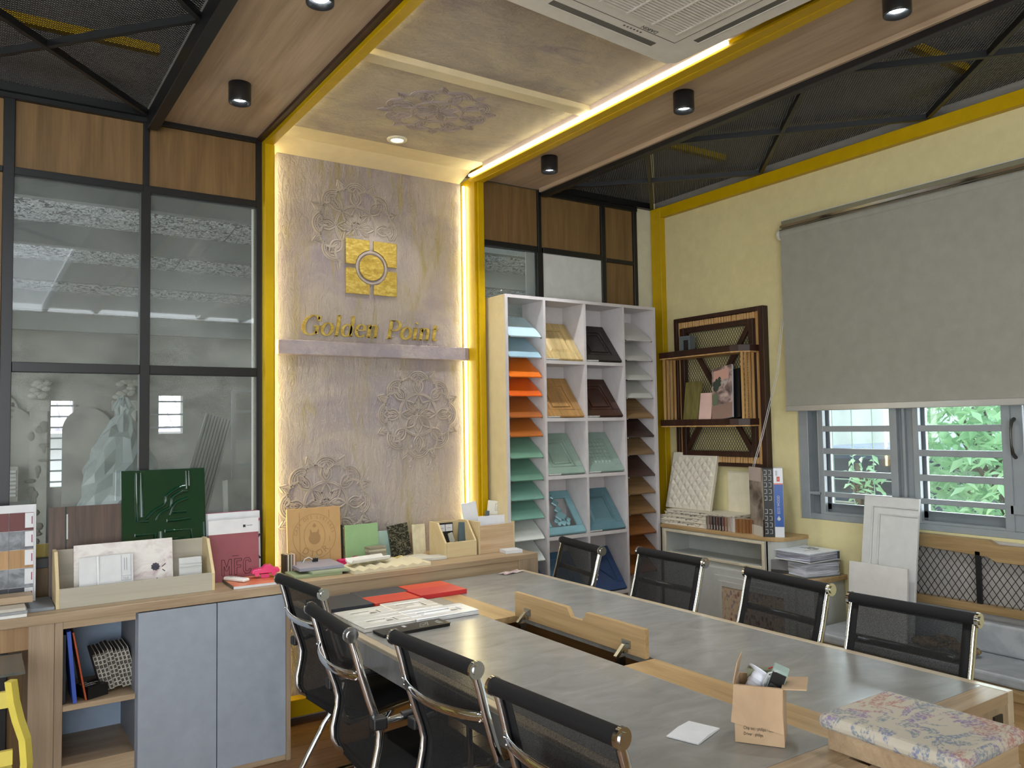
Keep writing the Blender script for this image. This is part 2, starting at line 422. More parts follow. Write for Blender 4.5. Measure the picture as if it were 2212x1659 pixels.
# ---- feature wall
wf = struct('wall_feature')
G().box(1.412, 2.602, 4.45, 4.48, 0, 2.02).build('plaster_panel', PLAST, wf)
G().box(1.412, 2.602, 4.45, 4.48, 2.02, 3.165).build('plaster_panel', PLAST, wf)
G().box(1.298, 2.70, 4.525, 4.56, 0, 3.4).build('backing', WHITE, wf)
g = G(); g.box(1.40, 2.63, 4.405, 4.45, 2.015, 2.098); g.build('plaster_ridge', mottled('ridge_plaster', [(.35, '#8f858c'), (.65, '#a69b98')], 9, 6, .7, .9, 40), wf, bevel=.004)
for x, y in ((1.371, 4.425), (2.623, 4.437)):
    G().box(x-.007, x+.007, y-.006, y+.006, .08, 3.15).build('led_strip', LED, wf)
# cove between feature wall and ceiling
prof = [(4.12,3.212),(4.30,3.212),(4.445,3.165),(4.50,3.165),(4.50,3.27),(4.12,3.27)]
G().prism(prof, 1.35, 2.60, lambda u, v, w: (w, u, v)).build('cove', PLASTB, wf, bevel=.003)
# mandala reliefs
def arc(c, r, a0, a1, n=14): return [(c[0]+r*math.cos(a0+(a1-a0)*i/n), c[1]+r*math.sin(a0+(a1-a0)*i/n)) for i in range(n+1)]
def petal(r0, r1, w, a, n=8):
    L = []
    for i in range(n+1):
        t = i/n; L.append((r0+(r1-r0)*t, w*math.sin(math.pi*t**.85)))
    P = L+[(x, -y) for x, y in reversed(L[:-1])]
    c, s = math.cos(a), math.sin(a); return [(x*c-y*s, x*s+y*c) for x, y in P]
def mandala(rad, fn, skip=None):
    """eight-fold flower of ridges; fn maps (u,v) to a point on the surface"""
    g = G(); rr = .0056
    def line(P, r=rr):
        run = []
        for p in P+[None]:
            if p is not None and not (skip and skip(p[0]*rad, p[1]*rad)): run.append(fn(p[0]*rad, p[1]*rad)); continue
            if len(run) > 1: g.tube(run, r, 5, caps=False)
            run = []
    line(arc((0,0), .035, 0, 2*math.pi, 10)); line(arc((0,0), .47, 0, 2*math.pi, 40)); line(arc((0,0), .50, 0, 2*math.pi, 40), .005)
    for k in range(8):
        a = k*math.pi/4; c, s = math.cos(a), math.sin(a)
        line(petal(.06, .46, .105, a)); line([(.12*c, .12*s), (.36*c, .36*s)], .0048)
        for d in (-.035, .035):
            line([(.14*c-d*s*.6, .14*s+d*c*.6), (.32*c-d*s, .32*s+d*c)], .0042)
        line(petal(.48, .90, .125, a)); line(petal(.54, .80, .062, a), .0048)
        a2 = a+math.pi/8
        C = (.66*math.cos(a2), .66*math.sin(a2))
        line(arc(C, .235, a2-1.9, a2+1.9, 18)); line(arc(C, .262, a2-1.75, a2+1.75, 18), .005)
        C2 = (.74*c, .74*s)
        line(arc(C2, .235, a-1.35, a+1.35, 16)); line(arc(C2, .275, a-1.3, a+1.3, 16)); line(arc(C2, .185, a-1.2, a+1.2, 14), .0048)
        for q in range(-4, 5):
            b = a+q*.28; line([(C2[0]+.19*math.cos(b), C2[1]+.19*math.sin(b)), (C2[0]+.232*math.cos(b+.1), C2[1]+.232*math.sin(b+.1))], .004)
        for rad2 in (1.12, 1.06, 1.0):
            w2 = .085*(1.12/rad2)**-1*(1 if rad2 > 1.1 else .8)
            tip = (rad2*math.cos(a2), rad2*math.sin(a2)); base = rad2-.13
            for sg in (-1, 1):
                line([tip, (base*math.cos(a2)-sg*w2*math.sin(a2), base*math.sin(a2)+sg*w2*math.cos(a2))], .006)
    return g
def inlogo(cx, cz):
    return lambda u, v: (1.80 < cx+u < 2.155 and 2.385 < cz+v < 2.735)
for cx, cz, rd, sk in ((1.882, 2.79, .262, inlogo(1.882, 2.79)), (2.285, 1.675, .262, lambda u, v: 2.285+u > 2.60), (1.69, 1.165, .265, lambda u, v: 1.69+u < 1.415)):
    mandala(rd, lambda u, v, cx=cx, cz=cz: (cx+u, 4.449, cz+v), sk).build('mandala_relief', RELIEF, wf)
# gold emblem: four corner plates cut by a ring, disc in the middle
FWL = lambda u, v, w: (u, 4.45-w, v)
ex, ez, eh, gap, ro, ri = 1.978, 2.556, .163, .014, .105, .078
for sx in (-1, 1):
    for sz in (-1, 1):
        poly = [(ex+sx*gap, ez+sz*eh), (ex+sx*eh, ez+sz*eh), (ex+sx*eh, ez+sz*gap)]
        a0 = math.asin(gap/ro); pts = [(ex+sx*ro*math.cos(a0+(math.pi/2-2*a0)*i/8), ez+sz*ro*math.sin(a0+(math.pi/2-2*a0)*i/8)) for i in range(9)]
        g = G()
        ring = pts
        outer = [(ex+sx*eh, ez+sz*gap), (ex+sx*eh, ez+sz*eh*.45), (ex+sx*eh, ez+sz*eh*.75), (ex+sx*eh, ez+sz*eh), (ex+sx*eh, ez+sz*eh), (ex+sx*eh, ez+sz*eh), (ex+sx*eh*.75, ez+sz*eh), (ex+sx*eh*.45, ez+sz*eh), (ex+sx*gap, ez+sz*eh)]
        for i in range(8): 
            q = [ring[i], outer[i], outer[i+1], ring[i+1]]
            if q[1] == q[2]: q = [q[0], q[1], q[3]]
            g.prism(q, 0, .012, FWL)
        g.build('emblem_plate', GOLD, wf)
g = G(); g.prism(arc((ex, ez), ri, 0, 2*math.pi*35/36, 35), 0, .014, FWL); g.build('emblem_disc', GOLD, wf, bevel=.002)
g = G(); g.ribbon(arc((ex, ez), .094, 0, 2*math.pi*35/36, 35), .012, 0, .008, FWL, closed=True); g.build('emblem_ring', RELIEF, wf)
# raised serif lettering "Golden Point"
def cat(P, n=5):
    if len(P) < 3: return [(P[0][0]+(P[-1][0]-P[0][0])*i/3, P[0][1]+(P[-1][1]-P[0][1])*i/3) for i in range(4)]
    out = []
    for i in range(len(P)-1):
        p0, p1, p2, p3 = P[max(i-1,0)], P[i], P[i+1], P[min(i+2,len(P)-1)]
        for j in range(n):
            t = j/n; out.append(tuple(.5*(2*p1[k]+(p2[k]-p0[k])*t+(2*p0[k]-5*p1[k]+4*p2[k]-p3[k])*t*t+(3*p1[k]-p0[k]-3*p2[k]+p3[k])*t**3) for k in (0,1)))
    return out+[P[-1]]
ell = lambda cx, cy, rx, ry: [(cx+rx*math.cos(a*math.pi/8), cy+ry*math.sin(a*math.pi/8)) for a in range(17)]
GLY = {
 'G': (.74, [[(.62,.60),(.50,.70),(.33,.72),(.14,.58),(.07,.36),(.13,.12),(.30,.0),(.48,.03),(.60,.12)], [(.62,.72),(.62,.52)], [(.60,.04),(.60,.32)], [(.44,.33),(.72,.33)]]),
 'o': (.52, [ell(.25,.24,.19,.235)]),
 'l': (.27, [[(.13,.78),(.13,.0)], [(.04,.765),(.14,.78)], [(.04,.01),(.23,.01)]]),
 'd': (.56, [ell(.23,.23,.17,.225), [(.42,.78),(.42,.0)], [(.33,.765),(.43,.78)], [(.42,.01),(.52,.01)]]),
 'e': (.47, [[(.07,.26),(.39,.26)], [(.39,.26),(.36,.42),(.23,.48),(.10,.40),(.06,.22),(.14,.05),(.28,.01),(.40,.09)]]),
 'n': (.56, [[(.12,.47),(.12,.0)], [(.03,.465),(.13,.48)], [(.12,.34),(.22,.46),(.34,.46),(.40,.36),(.40,.0)], [(.03,.01),(.21,.01)], [(.31,.01),(.49,.01)]]),
 'P': (.60, [[(.14,.70),(.14,.0)], [(.03,.71),(.30,.71)], [(.14,.70),(.40,.71),(.52,.58),(.50,.42),(.36,.33),(.14,.33)], [(.03,.01),(.27,.01)]]),
 'i': (.28, [[(.13,.47),(.13,.0)], [(.04,.465),(.14,.48)], [(.04,.01),(.23,.01)], [(.13,.64),(.135,.70)]]),
 't': (.36, [[(.15,.62),(.15,.10),(.20,.02),(.31,.05)], [(.05,.47),(.31,.47)]]),
}
def letter(ch, x0, z0, sc, fn, mt, parent, name='letter', d=.012):
    g = G(); wd, st = GLY[ch]
    for P in st:
        Q = cat([(x+.20*y, y) for x, y in P], 5)
        W = []
        for i in range(len(Q)):
            a, b = Q[max(i-1,0)], Q[min(i+1,len(Q)-1)]; l = math.hypot(b[0]-a[0], b[1]-a[1]) or 1
            W.append((.036+.085*abs((b[1]-a[1])/l)**1.3)*sc)
        g.ribbon([(x0+x*sc, z0+y*sc) for x, y in Q], W, 0, d, fn)
    g.build(name, mt, parent); return wd*sc
total = sum(GLY[c][0] for c in 'GoldenPoint')+.30
sc = .885/total; x = 1.538
for ch in 'Golden Point':
    if ch == ' ': x += .30*sc; continue
    x += letter(ch, x, 2.135, sc*1.0, FWL, GOLD, wf)
# yellow steel frame around the feature wall
t1 = struct('trim_1')
G().box(1.298, 1.345, 4.30, 4.52, 0, 3.24).build('post', YEL, t1, bevel=.002); G().box(1.345, 1.36, 4.335, 4.40, 0, 3.16).build('lip', YEL, t1)
G().box(1.298, 1.345, -3, 4.30, 3.148, 3.25).build('beam', YEL, t1, bevel=.002)
t2 = struct('trim_2')
G().box(2.648, 2.692, 4.30, 4.52, 0, 3.24).build('post', YEL, t2, bevel=.002); G().box(2.632, 2.646, 4.32, 4.42, 0, 3.165).build('lip', YEL, t2)
G().box(2.640, 2.688, -3, 4.30, 3.148, 3.25).build('beam', YEL, t2, bevel=.002); G().box(2.585, 2.640, -3, 4.32, 3.150, 3.164).build('lip', YEL, t2, bevel=.002)
G().box(1.345, 2.648, 4.37, 4.45, .034, .125).build('sill_beam', YEL, t1, bevel=.002)

# ---- ceiling
ce = struct('ceiling')
G().box(1.36, 2.585, 3.165, 4.118, 3.208, 3.235).build('plaster_panel', PLASTC, ce)
G().box(1.36, 2.585, -3, 3.085, 3.208, 3.235).build('plaster_panel', PLASTC, ce)
G().box(1.36, 2.60, 3.085, 3.165, 3.18, 3.22).build('cross_beam', PLASTB, ce, bevel=.003)
G().box(2.572, 2.585, -3, 4.12, 3.180, 3.210).build('fascia', LILACP, ce)
G().box(2.568, 2.590, 2.2, 4.28, 3.165, 3.178).build('led_strip', LEDC, ce)
G().box(1.347, 1.358, 1.0, 4.28, 3.187, 3.2).build('led_strip', LEDC, ce)
G().box(.765, 1.298, -3, 4.36, 3.19, 3.215).build('wood_panel', CEILW, ce); G().box(2.688, 3.162, -3, 4.36, 3.19, 3.215).build('wood_panel', CEILW, ce)
G().box(1.27, 1.298, -3, 4.36, 3.172, 3.19).build('wood_edge', DARKW, ce); G().box(3.150, 3.166, -3, 4.33, 3.165, 3.215).build('wood_edge', CEILW, ce)
G().box(.712, .765, -3, 4.34, 3.125, 3.215).build('black_beam', BLACK, ce, bevel=.003); G().box(3.166, 3.212, -3, 4.33, 3.135, 3.215).build('black_beam', BLACK, ce, bevel=.003)
for x0, x1 in ((-3.05, .712), (3.212, 4.205)):
    g = G(); g.add([(x0,-3,3.232),(x1,-3,3.232),(x1,4.37,3.232),(x0,4.37,3.232)], [(0,1,2,3)]); g.build('perforated_sheet', PERF, ce)
def strut(p, q): G().bar(p, q, .022, .03).build('strut', BLACK, ce)
zs = 3.205
for y in (4.33, 3.20, 2.07):    # crossed struts under the sheets, bay by bay
    for xa, xb in ((.712, -.25), (-.25, -1.21)): strut((xa, y, zs), (xb, y-1.13, zs-.002)); strut((xa, y-1.13, zs), (xb, y, zs+.002))
for y in (4.44, 3.345, 2.25, 1.155):
    strut((3.212, min(y, 4.35), zs), (4.205, y-1.095, zs-.002)); strut((3.212, y-1.095, zs), (4.205, min(y, 4.35), zs+.002))
G().box(-3.0, .712, 4.33, 4.36, 3.192, 3.232).build('strut', BLACK, ce); G().box(3.212, 4.205, 4.33, 4.36, 3.19, 3.232).build('strut', BLACK, ce)
SLAB = plain('slab_soffit', '#a39a92', .8)
G().box(-3.1, 4.4, -3.1, 4.5, 4.0, 4.1).build('slab', SLAB, ce)
for a in ((-3, .7, 3.95, 3.99, 3.36, 3.40), (3.25, 4.2, 2.02, 2.06, 3.36, 3.40), (3.25, 4.2, 3.62, 3.66, 3.36, 3.40), (-3, .7, 2.7, 2.74, 3.36, 3.40)):
    G().box(*a).build('yellow_purlin', YEL, ce)

# ---- window in the right wall
w1 = struct('window_1')
X0, X1 = 4.26, 4.33
def wf_(y0, y1, z0, z1, name='frame', mt=GREYW, x0=X0, x1=X1): return G().box(x0, x1, y0, y1, z0, z1).build(name, mt, w1, bevel=.002)
wf_(3.10, 3.165, 1.0, 2.72); wf_(1.0, 3.10, 1.0, 1.035); wf_(1.0, 3.10, 2.66, 2.72)
def bay(yl, yr, yl2, yr2):
    """yl..yr clear opening between the stiles (yl > yr)"""
    wf_(yl, yl+.032, 1.035, 2.66, 'stile', GREYW, X0, X0+.03); wf_(yr-.042, yr, 1.035, 2.66, 'stile', GREYW, X0, X0+.03)
    for k, z in enumerate((1.413, 1.546, 1.679, 1.812, 1.945, 2.078, 2.211, 2.344, 2.477, 2.60)): wf_(yr, yl, z-.017, z+.017, 'bar', GREYW, X0, X0+.03)
    wf_(yr, yl, 1.28-.017, 1.28+.017, 'bar', GREYW, X0, X0+.03); wf_(yr, yl, 1.14, 1.168, 'bar', GREYW, X0, X0+.03); wf_(yr, yl, 1.035, 1.05, 'bar', GREYW, X0, X0+.03)
    wf_(yr-.03, yl+.03, 1.035, 1.098, 'sash_rail', DARKGW, X0+.05, X0+.075); wf_(yl-.012, yl+.03, 1.06, 2.66, 'sash_stile', DARKGW, X0+.05, X0+.075); wf_(yr-.03, yr+.012, 1.06, 2.66, 'sash_stile', DARKGW, X0+.05, X0+.075)
    g = G(); x = X0+.06; g.add([(x,yr,1.09),(x,yl,1.09),(x,yl,2.66),(x,yr,2.66)], [(0,1,2,3)]); g.build('glass_pane', GLASSW, w1)
bay(2.995, 2.57, 0, 0); bay(2.405, 1.98, 0, 0); bay(1.72, 1.20, 0, 0)
wf_(3.027, 3.10, 1.035, 1.16, 'infill', DARKGW, X0+.04, X0+.06); wf_(3.027, 3.10, 1.16, 2.66, 'infill', DARKGW, X0+.045, X0+.065); wf_(3.017, 3.10, 1.148, 1.166, 'bar', GREYW, X0, X0+.05); wf_(3.028, 3.034, 1.16, 2.66, 'stile', GREYW, X0, X0+.05)
wf_(2.427, 2.544, 1.035, 2.66, 'mullion', GREYW, X0+.03, X0+.06); wf_(2.485, 2.50, 1.16, 2.66, 'mullion', GREYW, X0+.005, X0+.03); wf_(2.427, 2.544, 1.10, 1.168, 'bar', GREYW, X0, X0+.03)
wf_(1.885, 1.954, 1.035, 2.66, 'casement_stile', GREYW, X0+.008, X0+.05); wf_(1.80, 1.877, 1.035, 2.66, 'casement_stile', GREYW, X0+.008, X0+.05); wf_(1.80, 1.954, 1.12, 1.165, 'bar', GREYW, X0, X0+.04); wf_(1.742, 1.80, 1.035, 2.66, 'stile', GREYW, X0, X0+.03)
HND = plain('bronze_handle', '#4b4a46', .3, .6)
for y in (1.922, 1.845):
    g = G(); g.tube([(X0+.01,y,1.40),(X0-.018,y,1.42),(X0-.03,y,1.46),(X0-.033,y,1.50),(X0-.03,y,1.54),(X0-.018,y,1.575),(X0+.01,y,1.59)], [.010,.009,.006,.0055,.006,.009,.010], 8); g.build('handle', HND, w1)
# ================================================================ FURNITURE
# ---- meeting table
tb = thing('meeting_table', 'long meeting table with grey concrete-look top, beige edges and oak centre strip', 'table', (2.0, 2.6, 0))
ZT = .755
G().box(1.345, 1.90, 1.33, 3.92, .725, ZT).build('top_panel', CONC, tb, True)
G().box(2.045, 2.655, 1.33, 3.92, .725, ZT).build('top_panel', CONC, tb, True)
G().box(1.90, 2.045, 3.0, 3.92, .727, ZT+.0005).build('centre_strip', OAKY, tb, True, .001); G().box(1.90, 2.045, 1.33, 2.16, .727, ZT+.0005).build('centre_strip', OAKY, tb, True, .001)
G().box(1.31, 1.345, 1.25, 3.92, .655, ZT+.001).build('edge_band', TRIM, tb, True, .004, 2); G().box(2.655, 2.69, 1.25, 3.92, .655, ZT+.001).build('edge_band', TRIM, tb, True, .004, 2)
G().box(1.345, 2.655, 1.25, 1.329, .72, ZT+.0005).build('end_strip', OAKX, tb, True, .001); G().box(1.345, 1.83, 1.19, 1.25, .72, ZT+.0005).build('end_strip', OAKX, tb, True, .001)
G().box(1.306, 1.31, 1.25, 3.92, .657, .742).build('apron', CONC, tb, True)
G().box(1.345, 2.655, 3.86, 3.90, .60, .725).build('apron', CONC, tb, True)
g = G(); g.box(1.86, 2.085, 2.10, 3.06, .60, .61).box(1.86, 1.875, 2.10, 3.06, .61, .725).box(2.07, 2.085, 2.10, 3.06, .61, .725).box(1.875, 2.07, 2.10, 2.115, .61, .725).box(1.875, 2.07, 3.045, 3.06, .61, .725)
g.build('cable_tray', wood('tray_brown', '#6a4a26', '#4a3218', 'y'), tb, True)
g = G(); prof = [(2.165,.757),(2.165,.862),(2.497,.862),(2.522,.826),(2.592,.826),(2.618,.862),(2.995,.862),(2.995,.757)]
g.prism(prof, 2.006, 2.026, lambda u, v, w: (w, u, v)); flap = g.build('cable_flap', OAKY, tb, True, .001)
for y in (2.262, 2.895):
    g = G(); Lf = tb.location
    g.box(2.000, 2.006, y-.022, y+.022, .778, .806).box(1.985, 2.003, y-.009, y+.009, .762, .79); g.bar((1.993, y, .79), (1.952, y, .752), .016, .012); g.box(1.96, 1.99, y-.01, y+.01, .68, .752)
    g.build('hinge', STEEL, flap, False).location = -Vector(tb.location)
G().box(1.345, 2.655, 1.252, 1.285, 0, .72).build('end_panel', OAKV, tb, True); G().box(2.655, 2.69, 1.25, 1.30, 0, .655).build('leg', TRIM, tb, True, .003); G().box(1.31, 1.345, 1.25, 1.30, 0, .655).build('leg', TRIM, tb, True, .003)
G().box(2.56, 2.61, 1.246, 1.252, .64, .70).build('socket_cutout', BLKPL, tb, True)
G().box(1.82, 2.13, .98, 1.19, 0, ZT).build('end_pedestal', OAKV, tb, True); G().box(2.05, 2.13, 1.19, 1.25, 0, ZT).build('end_pedestal', OAKV, tb, True)
G().box(1.95, 2.0, 3.6, 3.66, 0, .725).build('leg', BLACK, tb, True); G().box(1.6, 1.65, 3.6, 3.66, 0, .725).build('leg', BLACK, tb, True); G().box(2.35, 2.4, 3.6, 3.66, 0, .725).build('leg', BLACK, tb, True)

# ---- chairs
def make_chair():
    t = thing('conference_chair', 'x', 'chair', (0,0,0), 0, 'black mesh chairs around the meeting table')
    W = .222
    prof = [(0,.920),(.018,.86),(.036,.79),(.064,.70),(.090,.625),(.100,.585),(.096,.545),(.080,.475),(.080,.435),(.094,.402),(.125,.385),(.17,.385),(.30,.398),(.46,.412),(.52,.405)]
    for s in (-1, 1):
        G().tube([(x, s*W, z) for x, z in prof], .0145, 8, upv=(0,1,0), ry=.62).build('side_rail', CHROME, t)
    g = G(); g.tube([(-.002, -W-.004, .922), (-.002, W+.004, .922)], .0225, 14); g.build('top_roll', BLKFAB, t)
    for s in (-1, 1):
        g = G(); y = s*(W+.004); g.cyl((-.002, y, .922), (-.002, y+s*.011, .922), .0255, 18); g.cyl((-.002, y+s*.011, .922), (-.002, y+s*.015, .922), .015, 12); g.build('end_cap', CHROME, t, bevel=.003)
    def sheet(y0, y1, pts, off, name, mt, th=0):
        g = G(); n = len(pts); K = 2 if th else 1
        vs_ = []; fs = []
        for k in range(K):
            for x, z in pts: vs_ += [(x+off-k*th*.3, y0, z-k*th), (x+off-k*th*.3, y1, z-k*th)]
        for k in range(K):
            for i in range(n-1):
                a = k*2*n+2*i; fs.append((a, a+1, a+3, a+2))
        if th:
            for i in range(n-1):
                a = 2*i; b = 2*n+2*i; fs += [(a, a+2, b+2, b), (a+1, b+1, b+3, a+3)]
            fs += [(0, 2*n, 2*n+1, 1), (2*n-2, 2*n-1, 4*n-1, 4*n-2)]
        g.add(vs_, fs, 0, True); return g.build(name, mt, t)
    back = prof[:11]
    sheet(-W+.034, W-.034, back, .012, 'back_net', NET)
    for s in (-1, 1): sheet(min(s*(W-.034), s*(W-.006)), max(s*(W-.034), s*(W-.006)), back, .012, 'back_hem', BLKFAB, .004)
    g = G(); n = 12
    for dz, in ((0,),):
        L = []
        for i in range(n+1):
            y = -W+2*W*i/n; L.append((.030-.040*(1-(y/W)**2)**.8 if abs(y) < W else .030, y, .783-.010*(1-(y/W)**2)))
        g.tube(L, .0155, 8, ry=.36, upv=(1,0,0))
    g.build('cross_bar', CHROME, t)
    for s in (-1, 1):
        g = G(); g.ball((.016, s*(W-.010), .793), .0055, 8).ball((.022, s*(W-.010), .771), .0055, 8); g.build('screws', CHROME, t)
    sheet(-W+.006, W-.006, [(x, z+.016) for x, z in prof[10:]], 0, 'seat', BLKFAB, .034)
    for s in (-1, 1):
        ya = s*(W+.030)
        g = G(); g.box(.062, .112, min(s*W, ya+s*.016), max(s*W, ya+s*.016), .610, .648); g.build('arm_clamp', BLKPL, t, bevel=.006, seg=2)
        a = G().tube([(.10, ya, .630), (.20, ya, .640), (.36, ya, .640), (.40, ya, .628), (.415, ya, .60), (.42, ya, .42), (.41, s*W, .405)], .0115, 8).build('arm_tube', CHROME, t)
        G().tube([(.165, ya, .6385), (.20, ya, .642), (.35, ya, .642), (.365, ya, .639)], .0175, 10, ry=.8).build('arm_pad', BLKPL, a)
        G().tube([(.33, s*(W-.02), .382), (.20, s*(W-.02), .24), (.075, s*(W-.02), .045), (.078, s*(W-.02), .018), (.11, s*(W-.02), .0125), (.52, s*(W-.02), .0125)], .0125, 8).build('leg', CHROME, t)
    G().tube([(.52, -W+.02, .0125), (.52, W-.02, .0125)], .0125, 8).build('floor_bar', CHROME, t)
    G().tube([(.30, -W+.02, .372), (.30, W-.02, .372)], .010, 8).build('under_bar', CHROME, t)
    return t
chair = make_chair()
spots = [((1.185, 3.425), 4, 'black mesh chair nearest the back wall on the left side of the table'),
 ((1.055, 2.747), -4, 'black mesh chair pulled out furthest, second from the wall in the left row'),
 ((1.160, 2.180), 3.5, 'black mesh chair beside the black brochure, third from the wall in the left row'),
 ((1.157, 1.575), 4, 'black mesh chair nearest the camera, cut off by the picture bottom'),
 ((2.836, 3.560), 180-10.7, 'black mesh chair across the table in front of the navy door samples'),
 ((2.940, 2.970), 180-.5, 'black mesh chair across the table in front of the white corner cabinet'),
 ((2.883, 2.230), 180-6, 'black mesh chair across the table in front of the stacked books'),
 ((2.795, 1.634), 180+2, 'black mesh chair before the bench with a rope bow seen through it')]
for i, (p, a, lb) in enumerate(spots):
    if i == 0: chair.location = (p[0], p[1], 0); chair.rotation_euler = (0, 0, R(a)); chair['label'] = lb
    else: dup(chair, (p[0], p[1], 0), R(a), lb)

# ---- low cupboard along the glass wall
ZC = .84
cb = thing('cupboard', 'low oak cupboard under the glass wall with open shelf and two blue-grey doors', 'cabinet', (.80, 4.14, 0))
G().box(.30, .331, 3.92, 4.36, 0, ZC-.04).build('side_panel', OAKV, cb, True, .001); G().box(.612, .630, 3.935, 4.34, .02, ZC-.04).build('partition', plain('grey_inside', '#6d7078', .5), cb, True)
G().box(1.283, 1.305, 3.92, 4.36, 0, ZC-.04).build('side_panel', OAKV, cb, True, .001)
G().box(.331, 1.283, 3.935, 4.355, .0, .028).build('plinth', OAKX, cb, True); G().box(.331, .612, 4.335, 4.355, .028, ZC-.04).build('back_panel', BLUEB, cb, True)
G().box(.331, .612, 3.925, 4.335, .425, .447).build('shelf', OAKX, cb, True, .001); G().box(.331, .612, 3.93, 4.335, .028, .20).build('bottom_board', OAKX, cb, True)
G().box(.331, .612, 3.922, 3.94, .77, ZC-.04).build('rail', OAKX, cb, True)
for x0, x1 in ((.622, .956), (.960, 1.281)): G().box(x0, x1, 3.918, 3.936, .030, .795).build('door', BLUEG, cb, True, .001)
ct = thing('counter', 'continuous oak counter top running along the glass and feature wall', 'counter', (1.3, 4.14, .755))
g = G(); g.box(-1.2, 1.305, 3.915, 4.352, ZC-.04, ZC); g.build('worktop', OAKX, ct, True, .0015)
g = G(); g.box(1.305, 2.80, 3.925, 4.295, ZC-.03, ZC).box(1.365, 2.63, 4.295, 4.43, ZC-.03, ZC); g.build('worktop', OAKX, ct, True, .0015)
G().box(1.305, 2.66, 3.93, 3.95, .62, ZC-.03).build('front_board', OAKX, ct, True, .001); G().box(2.66, 2.80, 3.925, 4.29, .70, ZC-.03).build('end_block', OAKV, ct, True, .001)
G().box(1.365, 2.63, 4.26, 4.28, .70, ZC-.03).build('rear_board', OAKX, ct, True)
G().box(2.74, 2.80, 3.96, 4.28, 0, .757).build('support_panel', OAKV, ct, True)
# desk leg on the left
dk = thing('side_desk', 'oak desk end at the left edge of the picture, joined to the cupboard', 'desk', (.25, 4.1, 0))
G().box(.205, .299, 3.92, 4.35, 0, ZC-.04).build('leg_panel', OAKV, dk, True, .001); G().box(-1.15, .205, 3.925, 3.945, .705, ZC-.04).build('front_board', wood('oak_striped', '#a3835d', '#7c5f40', 'z', .7), dk, True)
G().box(-1.2, -1.15, 3.92, 4.35, 0, ZC-.04).build('leg_panel', OAKV, dk, True)
g = G(); g.box(-.6, .20, 3.60, 3.92, .690, .700); gl = solo(g, 'glass_tabletop', GLASSD, 'grey glass table top corner under the oak desk edge', 'table', (0,0,0))
gl.location = (-.02, 0, 0)
for x in (-.55, .05):
    for y in (3.66, 3.84): G().tube([(x, y, .690), (x, y, 0)], .015, 10).build('leg', STEEL, gl)
# yellow chair
yc = thing('yellow_chair', 'pale yellow wooden chair partly visible at the lower left corner', 'chair', (-.08, 3.2, 0))
YCH = plain('pale_yellow_paint', '#cdbd55', .35)
for sg in (1, -1):
    prof = [(.112,.825),(.120,.76),(.133,.70),(.152,.635),(.158,.56),(.150,.46),(.148,.30),(.155,.0)]
    g = G(); g.tube([(-.085+sg*(x+.085), 3.0+.02*math.sin(z*3), z) for x, z in prof], .0175, 4, upv=(0,1,0)); g.build('back_post', YCH, yc, True)
    g = G(); g.tube([(-.085+sg*(.045+.085), 3.36, .45), (-.085+sg*(.065+.085), 3.38, .22), (-.085+sg*(.07+.085), 3.39, 0)], .017, 4, upv=(0,1,0)); g.build('leg', YCH, yc, True)
for z, h in ((.765, .05), (.585, .045)): G().bar((-.29, 3.03, z), (.12, 3.03, z), .016, h).build('back_rail', YCH, yc, True)
G().box(-.30, .13, 2.99, 3.39, .44, .465).build('seat', YCH, yc, True, .004)

# ---- white display shelf
ds = thing('display_shelf', 'tall white shelf unit with slanted colour and door samples in four columns', 'shelf', (3.355, 4.24, 0))
XS = [2.72, 3.022, 3.352, 3.690, 3.99]; YF, YB, HS = 4.12, 4.355, 2.412
G().box(2.72, 2.742, YF+.004, YB, 0, HS).build('side_panel', SHELFC, ds, True); G().box(2.72, 2.742, YF, YF+.004, 0, HS).build('edge_band', SHELFW, ds, True)
for x in XS[1:4]: G().box(x-.009, x+.009, YF, YB, .08, HS-.018).build('divider', SHELFW, ds, True)
G().box(3.97, 3.99, YF, YB, 0, HS).build('side_panel', SHELFW, ds, True); G().box(2.742, 3.97, YF, YB, HS-.02, HS).build('top_board', SHELFW, ds, True); G().box(2.742, 3.97, YF, YB, 0, .08).build('plinth', SHELFW, ds, True)
for z in (2.0, 1.63, 1.262, .878, .475):
    for a in (1, 2): G().box(XS[a]+.009, XS[a+1]-.009, YF, YB, z-.012, z+.010).build('shelf_board', SHELFW, ds, True)
g = G(); g.box(XS[1]+.009, 3.97, YB-.006, YB, .08, HS-.02); g.build('back_panel', SHELFW, ds, True)
# slanted plain boards
def slant(x0, x1, z, col, rough, label, wd=False, bev=True, group='slanted colour samples on the display shelf'):
    mt = wood('sw_'+col, col, '#'+''.join('%02x' % int(int(col[i:i+2], 16)*.72) for i in (1,3,5)), 'x', 2, .4) if wd else plain('sp_'+col, col, rough)
    t = thing('sample_board', label, 'sample', ((x0+x1)/2, YF+.012, z), 0, group, (R(36), 0, 0))
    w = (x1-x0)/2-.012
    g = G()
    if bev: g.prism([(0,0),(.235,0),(.235,.016),(.045,.016),(.02,.012),(0,.008)], -w, w, lambda u, v, q: (q, u, v))
    else: g.box(-w, w, 0, .235, 0, .014)
    g.build('board', mt, t, bevel=.0008)
    g = G(); g.cyl((w-.004, -.006, .002), (w-.004, .004, .002), .005, 8).cyl((-w+.004, -.006, .002), (-w+.004, .004, .002), .005, 8); g.build('pin', CHROME, t)
